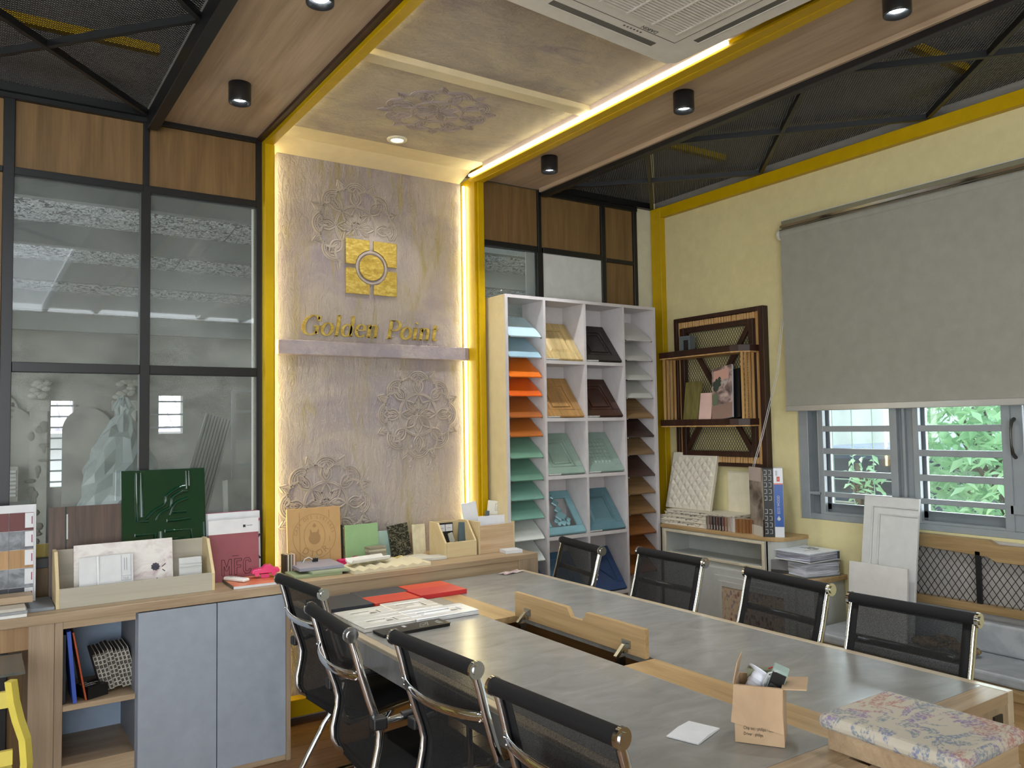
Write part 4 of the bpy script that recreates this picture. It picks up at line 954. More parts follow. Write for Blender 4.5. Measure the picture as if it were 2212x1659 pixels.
# ---- ceiling cassette air conditioner
ac = thing('ceiling_air_conditioner', 'white square ceiling cassette air conditioner with slatted grille', 'air conditioner', (1.985, 1.86, 3.10), R(4.5))
S = .475
g = G(); g.prism([(-S+.03,-S),(S-.03,-S),(S,-S+.03),(S,S-.03),(S-.03,S),(-S+.03,S),(-S,S-.03),(-S,-S+.03)], 0, .035, pf); g.build('panel', ACW, ac, bevel=.004, seg=2)
G().box(-S+.06, S-.06, -S+.06, S-.06, .035, .107).build('housing', ACW, ac)
for k in range(4):
    m_ = Matrix.Rotation(k*math.pi/2, 4, 'Z')
    G().boxm(m_, -.27, .27, .372, .402, -.001, .004).build('air_slot', ACD, ac)
    g = G(); g.boxm(m_, -.275, .275, .403, .407, -.003, .002); g.build('vane', ACW, ac)
    G().boxm(m_, -.33, .33, .328, .331, -.0008, .002).build('seam', ACD, ac)
G().box(-.275, .275, -.275, .275, -.0006, .003).build('grille_back', plain('grille_shade', '#77736d', .6), ac)
sl0 = None
for k in range(38):
    y = -.268+k*.0145
    if sl0 is None: sl0 = G().box(-.275, .275, -.0042, .0042, -.006, -.0006).build('slat', ACW, ac); sl0.location = (0, y, 0)
    else: c = sl0.copy(); COL.objects.link(c); c.parent = ac; c.location = (0, y, 0)
for k in range(5): x = -.275+k*.1375; G().box(x-.004, x+.004, -.275, .275, -.0075, -.001).build('rib', ACW, ac)
text('DAIKIN', .026, plain('logo_grey', '#55544f', .5), ac, (.21, .305, -.0012), (R(180), 0, R(180)))
for k in range(6): G().box(.06+k*.018, .068+k*.018, .345, .352, -.0012, 0).build('indicator_mark', ACD, ac)

# ---- lamps
def spot(loc, energy, ang, col, blend=.5):
    l = bpy.data.lights.new('spot', 'SPOT'); l.energy = energy; l.spot_size = R(ang); l.spot_blend = blend; l.color = col; l.shadow_soft_size = .03
    o = bpy.data.objects.new('spot', l); COL.objects.link(o); o.location = loc; return o
LAMPB = plain('lamp_black', '#1d1e20', .35)
def downlight(x, y, label):
    t = thing('ceiling_downlight', label, 'lamp', (x, y, 3.098), 0, 'black surface downlights on the oak ceiling strips')
    g = G(); g.lathe((0,0,0), [(.040,.030),(.045,0),(.049,0),(.050,.006),(.050,.091),(.0,.091)], 28); g.build('housing', LAMPB, t)
    g = G(); g.lathe((0,0,0), [(.040,.031),(.028,.018),(.0,.012)], 24); g.build('reflector', LAMPM, t)
    l = spot((0, 0, -.012), 62, 100, (.93, .97, 1.0), .6); l.parent = t
    return t
downlight(1.0, 3.70, 'black cylinder downlight on the left oak ceiling strip near the glass wall'); downlight(1.0, 2.67, 'black cylinder downlight cut by the top of the picture on the left oak strip')
downlight(2.83, 3.78, 'smallest black cylinder downlight on the right oak strip above the display shelf'); downlight(2.83, 2.69, 'middle black cylinder downlight on the right oak ceiling strip'); downlight(2.83, 1.61, 'nearest black cylinder downlight on the right oak strip, cut by the picture top')
t = thing('recessed_spotlight', 'small round white recessed spotlight in the plaster ceiling', 'lamp', (1.95, 4.02, 3.2))
g = G(); g.lathe((0,0,0), [(.035,.006),(.037,-.002),(.056,.0),(.057,.008)], 24); g.build('ring', plain('lamp_white', '#cfcab2', .4), t)
g = G(); g.lathe((0,0,0), [(.035,.005),(.0,.004)], 20); g.build('lens', LAMPM, t)
l = spot((0, .02, -.02), 30, 110, (1.0, .97, .92), .6); l.parent = t
# mandala on the plaster ceiling
mandala(.27, lambda u, v: (1.955+u, 3.56+v*1.0, 3.209)).build('mandala_relief', RELIEFD, ce)

def board(name, label, cat_, x0, x1, y, z, h, t, mt, tilt=6, rz=0, group=None, bev=.001):
    """upright board leaning back on its lower front edge"""
    o = thing(name, label, cat_, ((x0+x1)/2, y, z), 0, group, (R(-tilt), 0, R(rz))); w = (x1-x0)/2
    G().box(-w, w, 0, t, 0, h).build('board', mt, o, bevel=bev); return o, w
GREENG = plain('gloss_green', '#05301f', .07, 0, .5, 0, .6)
# ---- on the counter, from the left
o, w = board('sample_chart', 'white framed sample chart with maroon, grey and wood strips at the left edge', 'sample chart', -.20, .245, 4.20, ZC, .44, .012, PAPER, 5)
rows = [('#5e2b2a', 0), ('#6d7276', 1), ('#b08a5c', 2), ('#6f7279', 1), ('#2b2c33', 0)]
for k, (c, kd) in enumerate(rows):
    z1 = .405-k*.082; mt = plain('chart_'+c, c, .5) if kd == 0 else (wood('chart_'+c, c, '#8c6a40', 'z', 2) if kd == 2 else mottled('chart_'+c, [(.4, '#5d6166'), (.6, '#868a90')], 18, 5, .5))
    for a in range(6):
        xa = -w+.012+a*.066
        G().box(xa, xa+.064, -.006+.003*(a % 2), -.001, z1-.080, z1).build('strip', mt, o)
    G().box(w-.045, w-.010, -.004, 0, z1-.080, z1).build('strip', mt, o)
    G().box(w-.043, w-.010, -.0055, -.004, z1-.068, z1-.002).build('label', PAPER, o); G().box(w-.018, w-.014, -.006, -.0055, z1-.052, z1-.018).build('label_mark', plain('mark_maroon', '#7d2a4a', .5), o)
g = G(); g.box(-.20, .105, -.13, .13, 0, .013); solo(g, 'grey_board', plain('slate_board', '#7f858a', .45), 'thin slate grey board lying flat at the left of the birch tray', 'sample', (.20, 4.03+.10, ZC+.0005), (0, 0, 0), None, .001)
for z, c, lb, dx in ((.0005, '#d6d6d2', 'white board at the bottom of the small pile on the left counter', 0), (.0135, '#8d8f90', 'grey board in the middle of the small pile on the left counter', .002), (.0265, '#b3aea2', 'greige board on top of the small pile on the left counter', -.004)):
    g = G(); g.box(-.35, .0, -.06, .06, 0, .0125); solo(g, 'sample_slab', plain('slab_'+c, c, .45), lb, 'sample', (.199+dx, 3.985, ZC+z), (0,0,0), 'small pile of sample boards on the left counter', .001)
g = G(); g.box(-.35, .0, 0, .14, 0, .028); solo(g, 'oak_plank', OAKX, 'oak plank offcut lying across the pile of sample boards at the left', 'plank', (.225, 4.02, .8815), (R(-2), 0, R(0)), None, .001)
o, w = board('wood_board', 'dark taupe wood cabinet board with a slim metal handle groove', 'board', .298, .608, 4.255, ZC, .415, .018, BROWNB, 5)
G().box(-w+.066, -w+.072, -.0008, .004, .0, .415).build('groove', BLKPL, o); G().box(-w+.071, -w+.078, -.006, .0, .265, .38).build('handle', STEEL, o)
o, w = board('green_door', 'high-gloss dark green moulded cabinet door leaning on the glass', 'door', .600, .985, 4.225, ZC, .572, .02, GREENG, 7)
def gtube(P, r=.008): G().tube([(x, -.001, z) for x, z in P], r, 8).build('moulding', GREENG, o)
gtube([(-.125, .56), (-.125, .325), (-.075, .325)]); gtube([(-.105, .56), (-.105, .345)]); gtube([(.105, .56), (.105, .47)]); gtube([(.118, .56), (.118, .485)])
gtube(cat([(-.085, .335), (-.05, .37), (0, .40), (.01, .44), (.06, .475), (.10, .485)])); gtube(cat([(-.04, .325), (-.02, .36), (.025, .385), (.035, .43), (.075, .455), (.11, .46)])); gtube(cat([(.01, .32), (.06, .32), (.12, .325)])); gtube(cat([(.025, .345), (.05, .40), (.11, .425)])); gtube([(.03, .36), (.10, .36)])
gtube([(-.135, .26), (-.045, .26), (-.045, .02)]); gtube([(0, .27), (.125, .27), (.125, .02)]); gtube([(0, .23), (.09, .23), (.09, .05)]); gtube([(.02, .20), (.06, .20)], .006); gtube([(-.02, .27), (-.02, .02)])
# birch tray with panels in it
tr = thing('birch_tray', 'pale birch plywood display tray with slanted sides on the counter', 'tray', (.637, 4.10, ZC))
x0, x1, yf, ybk = .308, .968, 4.0, 4.205
for x in (x0, x1-.014):
    G().prism([(yf,ZC),(ybk,ZC),(ybk,ZC+.232),(yf+.11,ZC+.232),(yf,ZC+.082)], x, x+.014, lambda u, v, w: (w, u, v)).build('side', BIRCH, tr, True, .001)
G().box(x0+.014, x1-.014, yf, yf+.012, ZC, ZC+.084).build('front', BIRCHP, tr, True, .001); G().box(x0+.014, x1-.014, ybk-.010, ybk, ZC, ZC+.228).build('back', BIRCHP, tr, True, .001); G().box(x0+.014, x1-.014, yf+.012, ybk-.01, ZC, ZC+.01).build('bottom', BIRCHP, tr, True)
FLW = mottled('faded_flowers', [(.30, '#b09aa0'), (.40, '#c7bfbb'), (.55, '#d3cec8'), (.75, '#d8d4cf')], 11, 5, .4, 0, 30, (1,1,1.4), 1.5)
o, w = board('floral_panel', 'white panel with faded grey flower print standing in the birch tray', 'panel', .385, .800, 4.085, ZC+.0105, .243, .009, FLW, 9)
INKF = plain('flower_ink', '#4b4852', .6)
g = G(); 
for k in range(9): a = k*.7; g.tube([(.13+.004*math.cos(a), -.0006, .115+.004*math.sin(a)), (.13+.019*math.cos(a), -.0006, .115+.018*math.sin(a))], .0035, 4)
g.ball((.13, 0, .115), .017, 10, 0, (1, .05, 1)); g.tube([(.158, -.0006, .112), (.175, -.0006, .125)], .002, 4).tube([(.16, -.0006, .10), (.172, -.0006, .09)], .002, 4); g.build('printed_flower', INKF, o); G().tube([(.125, -.0006, .05), (.138, -.0006, .062)], .003, 4).build('printed_bud', INKF, o)
o, w = board('white_frame_panel', 'small glossy white framed panel with printed label in the birch tray', 'panel', .402, .622, 4.045, ZC+.0105, .192, .012, WHITEG, 10)
G().tube([(-w+.075, 0, .192), (-w+.075, 0, .045), (w-.002, 0, .045)], .008, 6).build('moulding', WHITEG, o); g = G()
for a in ((.060, .0615, .075, .19), (.1, .1015, .075, .19), (.06, .1015, .075, .0765), (.06, .1015, .094, .0955)): g.box(a[0], a[1], -.001, 0, a[2], a[3])
g.build('label_frame', plain('label_ink', '#8a8c92', .5), o); text('TILE', .013, plain('label_ink', '#8a8c92', .5), o, (.066, -.0011, .080), FRONT)
for x in (.072, .082): G().box(x, x+.0025, -.001, 0, .12, .175).build('label_print', plain('label_ink', '#8a8c92', .5), o)
o, w = board('white_moulding_piece', 'small white moulding sample with grooves at the right end of the birch tray', 'sample', .823, .925, 4.06, ZC+.0105, .146, .012, WHITE, 10)
for z in (.118, .104): G().box(-w, w, -.004, 0, z, z+.006).build('bead', WHITE, o)
# books beside the yellow post
o, w = board('ring_binder', 'white binder with pink and black chevrons standing behind the burgundy book', 'binder', .996, 1.258, 4.245, ZC, .335, .04, plain('binder_grey', '#cdced0', .4), 4)
CHV = plain('chev_black', '#25272b', .4); CHP = plain('chev_pink', '#a8436c', .4)
for (za, zb_), mt in (((.255, .295), CHP), ((.17, .215), CHV), ((.125, .09), CHV), ((.035, .008), plain('chev_maroon', '#5a1c2a', .4))): G().bar((w-.034, -.0008, za), (w-.001, -.0008, zb_), .001, .010).build('chevron', mt, o)
text('TREE', .02, plain('print_grey2', '#8a8d90', .5), o, (w-.008, -.001, .045), (R(90), R(-90), 0))
G().box(-w-.002, w, .04, .043, 0, .338).build('back_cover', plain('edge_pink', '#8f3a58', .4), o)
o, w = board('burgundy_book', 'burgundy hardcover catalogue with white band and MFC lettering', 'book', .985, 1.232, 4.188, ZC, .305, .032, plain('burgundy', '#8c5057', .4), 3)
G().box(-w-.0005, w+.0005, -.0012, .0325, .235, .3055).build('white_band', plain('band_white', '#cfcfd0', .4), o)
FB = lambda u, v, ww: (u, -.0009-ww, v)
BURL = plain('burgundy_line', '#4f1b27', .4)
def outline(P): 
    g = G(); P = P+[P[0]]; 
    for i in range(len(P)-1): g.bar((P[i][0], -.001, P[i][1]), (P[i+1][0], -.001, P[i+1][1]), .0012, .0026)
    g.build('lettering', BURL, o)
mx, mz, s = -.062, .030, .078
outline([(mx, mz), (mx, mz+s), (mx+.012, mz+s), (mx+.024, mz+.040), (mx+.036, mz+s), (mx+.048, mz+s), (mx+.048, mz), (mx+.037, mz), (mx+.037, mz+.046), (mx+.028, mz+.022), (mx+.020, mz+.022), (mx+.011, mz+.046), (mx+.011, mz)])
fx_ = mx+.062
outline([(fx_, mz), (fx_, mz+s), (fx_+.036, mz+s), (fx_+.036, mz+s-.012), (fx_+.012, mz+s-.012), (fx_+.012, mz+.046), (fx_+.032, mz+.046), (fx_+.032, mz+.034), (fx_+.012, mz+.034), (fx_+.012, mz)])
cx_ = fx_+.064
outline([(cx_+.018, mz+.056), (cx_+.018, mz+.063), (cx_+.010, mz+s), (cx_-.010, mz+s), (cx_-.020, mz+.063), (cx_-.020, mz+.015), (cx_-.010, mz), (cx_+.010, mz), (cx_+.018, mz+.015), (cx_+.018, mz+.022), (cx_+.008, mz+.022), (cx_+.006, mz+.012), (cx_-.006, mz+.012), (cx_-.009, mz+.018), (cx_-.009, mz+.060), (cx_-.006, mz+.066), (cx_+.006, mz+.066), (cx_+.008, mz+.056)])
G().box(.045, .058, -.0016, -.0012, .262, .275).build('logo_square', CHV, o); G().box(.062, .092, -.0016, -.0012, .268, .272).build('logo_print', plain('print_grey2', '#8a8d90', .5), o); G().box(-.012, .022, -.0016, -.0008, .122, .1245).build('small_print', BURL, o)
mgz = thing('magazine', 'orange-covered magazine lying flat under the remote and the pink toy car', 'magazine', (1.165, 4.07, ZC+.0005), R(-2))
G().box(-.118, .118, -.115, .11, 0, .012).build('pages', PAPER, mgz); G().box(-.12, .118, -.117, .11, .012, .0135).build('cover', mottled('orange_cover', [(.4, '#c4603c'), (.62, '#d98a62')], 7, 4, .3), mgz); G().box(-.1215, -.118, -.117, .11, 0, .0135).build('spine', plain('spine_olive', '#55564c', .5), mgz)
rm = thing('remote_control', 'white remote control lying on the orange magazine', 'remote', (1.093, 4.095, ZC+.0145), R(-62))
g = G(); g.box(-.072, .072, -.021, .021, 0, .018); g.build('body', plain('remote_white', '#dcdad6', .3), rm, bevel=.009, seg=3); G().box(-.058, -.022, -.012, .012, .018, .0186).build('display', GREYB, rm)
for k in range(4): G().ball((-.005+k*.017, 0, .018), .005, 8, 0, (1,1,.4)).build('button', PAPER, rm)
PINK = plain('pink_plastic', '#d12a68', .35)
tc_ = thing('toy_car', 'bright pink plastic toy car on a block at the end of the counter', 'toy', (1.235, 4.105, ZC+.0145), R(-12))
G().box(-.018, .022, -.015, .015, 0, .018).build('block', PINK, tc_)
prof = [(-.066,.030),(-.060,.040),(-.030,.046),(-.018,.046),(.0,.062),(.026,.062),(.044,.047),(.068,.044),(.072,.032),(.066,.024),(-.060,.022)]
G().prism(prof, -.026, .026, lambda u, v, w: (u, w, v)).build('body', PINK, tc_, bevel=.003)
for x in (-.038, .042):
    g = G(); g.cyl((x, -.029, .021), (x, -.020, .021), .011, 14).cyl((x, .020, .021), (x, .029, .021), .011, 14); g.build('wheels', PINK, tc_)
# around the feature wall
for k, c in enumerate(('#2e2420', '#4b342b', '#c9bca8', '#33302a', '#a8a293', '#7a5a48', '#cbb9a6', '#8a6a58')):
    g = G(); g.box(0, .0075, 0, .06, 0, .098); solo(g, 'edge_strip', plain('strip_'+c, c, .45), ['near-black', 'dark brown', 'cream', 'charcoal', 'grey', 'mid brown', 'pale beige', 'dusty brown'][k]+' upright edging strip in the small bundle beside the yellow post', 'sample', (1.368+k*.0079, 4.20, ZC), (0,0,0), 'bundle of edging strips beside the yellow post')
KRAFT = plain('kraft_mdf', '#b08d5d', .6)
o, w = board('engraved_board', 'tan MDF board with engraved round emblem and DIOR lettering', 'board', 1.425, 1.728, 4.315, ZC, .322, .018, KRAFT, 4)
ENG = plain('engraving', '#94744a', .7); FE = lambda u, v, ww: (u, .0002-ww, v)
g = G(); g.ribbon(arc((.0, .165), .122, 0, 2*math.pi*47/48, 47), .003, 0, .0008, FE, closed=True); g.ribbon([(x*.57+.0, .165+(z-.165)*.80) for x, z in arc((0, .165), .105, 0, 2*math.pi*47/48, 47)], .0026, 0, .0008, FE, closed=True); g.build('engraved_rings', ENG, o)
for x, za, zb_ in ((-.085, .02, .30), (.085, .02, .10), (.085, .26, .305), (.085, .13, .16)): G().box(x, x+.003, -.0006, .001, za, zb_).build('engraved_line', ENG, o)
for i, ch in enumerate('CAFE DES LISIERES'):
    a = R(168-i*9.8)
    if ch != ' ': text(ch, .026, ENG, o, (.100*math.cos(a), -.0005, .163+.100*math.sin(a)), (R(90), -(a-math.pi/2), 0), 'engraved_letter', .0003, align='CENTER')
for i, ch in enumerate('DIOR'):
    a = R(237+i*24)
    text(ch, .05, ENG, o, (.112*math.cos(a), -.0005, .168+.112*math.sin(a)), (R(90), -(a+math.pi/2), 0), 'engraved_letter', .0003, align='CENTER')
g = G(); g.prism(arc((0, .155), .034, 0, 2*math.pi*15/16, 15), 0, .0006, FE); g.prism([(-.026,.178),(-.012,.186),(-.024,.208)], 0, .0006, FE).prism([(.026,.178),(.012,.186),(.024,.208)], 0, .0006, FE).prism([(0,.238),(.012,.222),(0,.212),(-.012,.222)], 0, .0006, FE); g.build('engraved_figure', ENG, o)
for z, c, dx, dy, sx, sy, lb in ((0, '#8d9a76', -.035, -.01, .125, .105, 'sage green board at the bottom of the pile in front of the tan engraved board'), (.0125, '#93a082', .03, -.02, .10, .10, 'pale green board in the middle of the pile in front of the tan engraved board'), (.0255, '#8f8d9b', .0, .045, .118, .115, 'lavender grey board on top of the pile in front of the tan engraved board')):
    g = G(); g.box(-sx, sx, -sy, sy, 0, .012 if z < .02 else .016); solo(g, 'sample_slab', plain('pile_'+c, c, .4), lb, 'sample', (1.525+dx, 4.13+dy, ZC+.0005+z), (0,0,R(-3)), 'pile of boards in front of the engraved board', .001)
cbx = thing('cable_clip', 'small black connector with thin white and blue wires on the grey board', 'cable', (1.545, 4.235, ZC+.0425))
G().box(-.014, .014, -.008, .008, 0, .018).build('connector', BLKPL, cbx); G().tube(cat([(0,0),(1,1)]) and [(-.012,0,.012),(-.035,0,.026),(-.055,0,.02),(-.068,0,.001)], .003, 6).build('wire', WHITE, cbx); G().tube([(.006,0,.016),(.014,0,.034)], .003, 5).build('wire', GREYB, cbx); G().tube([(-.062,.004,.012),(-.07,.004,.002)], .005, 6).build('wire', plain('wire_teal', '#3d6f72', .4), cbx)
o, w = board('dark_board', 'thin dark board edge between the tan and the green board', 'board', 1.738, 1.755, 4.35, ZC, .21, .03, BLKPL, 3)
o, w = board('green_board', 'plain mint green board leaning on the feature wall', 'board', 1.760, 1.960, 4.325, ZC, .208, .014, plain('mint_green', '#88a878', .45), 5)
o, w = board('aqua_glass_board', 'pale aqua glass board behind the green board', 'board', 1.93, 2.075, 4.375, ZC, .152, .008, plain('aqua', '#a3bdb3', .15), 5)
ZEB = mottled('zebra_grain', [(.46, '#1d1f1b'), (.5, '#6d6a55'), (.54, '#1d1f1b')], 7, 3, .25, 0, 30, (1,1,2.2), 3.0)
o, w = board('zebra_board', 'black board with swirling zebra wood grain, slightly tilted', 'board', 2.05, 2.178, 4.335, ZC, .188, .016, ZEB, 6); o.rotation_euler[1] = R(-7)
o, w = board('brown_offcut', 'small brown board tucked behind the zebra board', 'board', 2.15, 2.21, 4.395, ZC, .125, .012, OAKV, 3)
o, w = board('cream_board_sample', 'cream board with pale veins beside the birch organiser', 'board', 2.192, 2.275, 4.345, ZC, .175, .012, mottled('cream_vein', [(.4, '#bdb596'), (.6, '#d6d0b4')], 9, 4, .4), 5)
for k, (z, c) in enumerate(((0, '#a19a88'), (.0135, '#857d6c'), (.027, '#a79f8a'), (.0405, '#807867'))):
    g = G(); g.box(-.052, .052, -.03, .03, 0, .0125); solo(g, 'sample_chip', plain('chipb_'+c, c, .5), ['bottom', 'second', 'third', 'top'][k]+' taupe chip of the little stack in front of the mint green board', 'sample', (1.905, 4.245+.004*k, ZC+.0335+z), (0,0,R((-4,3,-2,5)[k])), 'stack of taupe chips on the counter', .001)
g = G(); g.box(-.058, .058, -.035, .035, 0, .0325); solo(g, 'grey_block', GREYB, 'grey block under the stack of taupe chips', 'block', (1.905, 4.248, ZC+.0005), (0,0,0), None, .002)
WAV = plain('ivory_wave', '#cfc6a8', .5)
g = G(); nx, ny = 28, 8; V = []
for j in range(ny+1):
    for i in range(nx+1):
        u, v = -.225+.45*i/nx, -.125+.25*j/ny; V.append((u, v, .018+.006*math.sin(i*math.pi/2)+.003*math.sin(j*math.pi)))
n0 = len(V); V += [(x, y, 0) for x, y, z in V]; F = []
for j in range(ny):
    for i in range(nx): a = j*(nx+1)+i; F.append((a, a+1, a+nx+2, a+nx+1))
rim = list(range(nx+1))+[j*(nx+1)+nx for j in range(1, ny+1)]+[ny*(nx+1)+i for i in range(nx-1, -1, -1)]+[j*(nx+1) for j in range(ny-1, 0, -1)]
for k in range(len(rim)): a, b = rim[k], rim[(k+1) % len(rim)]; F.append((a, n0+a, n0+b, b))
F.append(tuple(n0+r for r in rim))
g.add(V, F, 0, False); solo(g, 'wave_panel', WAV, 'ivory wave-textured wall panel lying flat at the counter edge', 'panel', (1.875, 4.08, ZC+.0005), (0,0,R(1)))
g = G(); prof = [(-.045,.026),(-.042,.010),(-.02,.002),(.02,.0),(.045,.012),(.048,.03),(.040,.026),(.02,.012),(-.02,.012),(-.038,.03)]
g.prism(prof, -.115, .115, lambda u, v, w: (w, u, v)); solo(g, 'cornice_piece', plain('cornice_white', '#cdccc6', .4), 'short white cornice moulding resting on the wave panel', 'moulding', (1.80, 4.115, ZC+.0285), (0,0,R(8)), None, .002)
pt = thing('pink_tape', 'pink tape dispenser behind the white cornice moulding', 'tape', (1.715, 4.265, ZC))
G().box(-.03, .03, -.02, .02, 0, .035).build('body', PINK, pt, bevel=.006, seg=2); G().cyl((.075, -.012, .022), (.075, .012, .022), .022, 18).build('roll', plain('dark_pink', '#8d1f3c', .4), pt)
for k, (x, y, c, lb, rz) in enumerate(((2.20, 4.235, '#bdb9ac', 'grey-white leaflet lying nearest the zebra board', 8), (2.245, 4.13, '#c5c2b8', 'pale leaflet pad lying at the foot of the birch organiser', -3))):
    g = G(); g.box(-.085, .085, -.05, .05, 0, .016 if k else .010); solo(g, 'leaflet', plain('leaf_'+c, c, .5), lb, 'leaflet', (x-.06, y, ZC+.0005), (0,0,R(rz)), None, .001)
g = G(); g.bar((-.05, -.02, .008), (.04, .025, .012), .012, .012); solo(g, 'yellow_strip', plain('pale_yellow_strip', '#cdbf6a', .5), 'thin pale yellow strip in front of the zebra board', 'strip', (2.035, 4.24, ZC), (0,0,0))
# birch organisers
og = thing('birch_organiser', 'birch plywood magazine organiser with slanted side holding tiles', 'organiser', (2.375, 4.19, ZC))
for x in (2.268, 2.468): G().prism([(4.095,ZC),(4.29,ZC),(4.29,ZC+.195),(4.19,ZC+.195),(4.095,ZC+.085)], x, x+.012, lambda u, v, w: (w, u, v)).build('side', BIRCH, og, True, .001)
G().box(2.280, 2.468, 4.095, 4.106, ZC, ZC+.088).build('front', BIRCH, og, True, .001); G().box(2.280, 2.468, 4.28, 4.29, ZC, ZC+.19).build('back', BIRCH, og, True); G().box(2.280, 2.468, 4.106, 4.28, ZC, ZC+.008).build('bottom', BIRCH, og, True)
o, w = board('black_tile_rack', 'black tile rack with two white name labels inside the birch organiser', 'tile', 2.300, 2.405, 4.235, ZC+.0085, .175, .02, BLKPL, 4)
for x in (-.048, .002): G().box(x, x+.046, -.001, 0, .125, .165).build('name_label', PAPER, o); 
for x in (-.038, .012): G().box(x, x+.026, -.0015, -.001, .143, .146).build('label_print', GREYB, o)
o, w = board('slate_tile', 'slate blue tile leaning sideways in the birch organiser', 'tile', 2.415, 2.462, 4.20, ZC+.0085, .175, .012, plain('slate_blue', '#4d5f66', .4), 5); o.rotation_euler[1] = R(6)
g = G(); g.boxm(Matrix.Rotation(R(18), 4, 'Y'), -.012, .012, -.006, .006, 0, .085); g.boxm(Matrix.Rotation(R(-14), 4, 'Y'), .02, .05, -.004, .004, 0, .11); solo(g, 'silver_chip', plain('chip_silver', '#a6a79c', .3), 'small silver chips standing at the front of the birch organiser', 'sample', (2.335, 4.17, ZC+.0165), (0,0,0))
oh = thing('oak_letter_box', 'oak veneer letter box full of white cards at the end of the counter', 'box', (2.63, 4.19, ZC))
G().box(2.508, 2.742, 4.10, 4.112, ZC, ZC+.165).build('front', wood('pink_oak', '#cbb191', '#b0936f', 'x', 1.4), oh, True, .001); G().box(2.496, 2.508, 4.10, 4.29, ZC, ZC+.190).build('side', BIRCH, oh, True, .001); G().box(2.742, 2.754, 4.10, 4.29, ZC, ZC+.175).build('side', BIRCH, oh, True, .001); G().box(2.508, 2.742, 4.28, 4.29, ZC, ZC+.20).build('back', BIRCH, oh, True); G().box(2.508, 2.742, 4.112, 4.28, ZC, ZC+.008).build('bottom', BIRCH, oh, True)
for nm, lb, a, b, y, h, rz, ry, c in (('white_card', 'white cut card sticking up at the left of the oak letter box', 2.52, 2.62, 4.255, .285, -6, -8, '#d6d8dc'), ('white_booklet', 'white booklet with printed form sticking out of the oak letter box', 2.618, 2.735, 4.225, .285, -4, 8, '#dcdad2'), ('white_sheet', 'white paper sheet at the front of the oak letter box', 2.53, 2.735, 4.15, .205, 0, 0, '#d9dbe2'), ('grey_card', 'dark grey card between the two white booklets in the oak letter box', 2.595, 2.625, 4.205, .23, 0, 6, '#57626a')):
    o, w = board(nm, lb, 'card', a, b, y, ZC+.0085, h, .004 if c != '#dcdad2' else .012, plain('card_'+c, c, .5), 3, rz); o.rotation_euler[1] = R(ry)
    if nm == 'white_booklet':
        g = G(); g.box(-.01, .05, -.001, 0, .225, .227).box(-.01, .05, -.001, 0, .265, .267).box(-.01, -.008, -.001, 0, .225, .267); g.build('printed_form', GREYB, o)
        for z in (.235, .243, .251): G().box(.0, .045, -.001, 0, z, z+.002).build('printed_line', GREYB, o)
g = G(); g.box(-.055, .055, -.045, .045, 0, .020); solo(g, 'white_box', PAPER, 'flat white box at the right end of the counter', 'box', (2.685, 4.04, ZC+.0005), (0,0,R(-8)), None, .001)
# inside the open cupboard shelf
zs_ = .4475
def lean(nm, label, cat_, x, y, w_, d_, h_, mt, ang): 
    g = G(); g.box(0, w_, 0, d_, 0, h_); return solo(g, nm, mt, label, cat_, (x, y, zs_), (0, R(ang), 0), None, .001)
lean('black_book', 'black book standing at the far left of the open cupboard shelf', 'book', .332, 3.96, .014, .22, .29, BLKPL, 0)
lean('blue_book', 'blue book leaning left in the open cupboard shelf', 'book', .372, 3.94, .016, .21, .305, plain('book_blue', '#3350a8', .4), -5)
lean('orange_book', 'thin orange-brown book leaning left beside the blue book', 'book', .420, 3.95, .007, .21, .30, plain('book_orange', '#a2461c', .4), -10)
nb = thing('black_box', 'small black box with white lettering under the orange book', 'box', (.452, 4.02, zs_), R(24))
G().box(-.045, .045, -.05, .05, 0, .05).build('body', BLKPL, nb)
for k, s_ in enumerate(('AND', 'MATERIAL', 'BOOK')): text(s_, .016, WHITE, nb, (-.038, .03-k*.024, .0503), (0,0,R(0)))
# grooved plastic panels seen end-on
PVC = plain('pvc_ivory', '#d3cfc4', .4); PVCB = plain('pvc_brown', '#6d5f52', .6)
def groove_panel(x, z, label, ang=-14):
    t = thing('grooved_panel', label, 'panel', (x, 4.02, z), 0, 'bundle of grooved hollow panels on the cupboard shelf', (0, R(ang), 0))
    g = G(); cell = .0155; T = .0015; zz = 0; pat = [(1,),(1,),(0,),(1,),(1,),(0,),(1,),(1,),(0,)]
    z = 0.004
    for k, (p,) in enumerate(pat):
        wv = .0145
        if p:
            g.box(0, wv, 0, .20, z, z+T).box(0, wv, 0, .20, z+cell+.003, z+cell+.003+T).box(0, T, 0, .20, z, z+cell+.003)
        g.box(wv-T, wv, 0, .20, z, z+cell+.005); z += cell+.004
    g.build('profile', PVC, t)
    G().box(.0016, .0128, .01, .2, .006, .17).build('core_shade', plain('pvc_cell_shade', '#4e4a44', .7), t)  # dark filling imitates the shade inside the hollow cells
    G().box(-.0006, 0, .004, .2, .004, .17).build('face', PVCB, t)
for k in range(9): groove_panel(.497+k*.0162, zs_+.0045+(.0, .0, .004, .018, .022, .006, .010, .012, .012)[k]*.5, ['first', 'second', 'third', 'fourth', 'fifth', 'sixth', 'seventh', 'eighth', 'ninth'][k]+' hollow grooved panel from the left in the bundle on the cupboard shelf', -15)

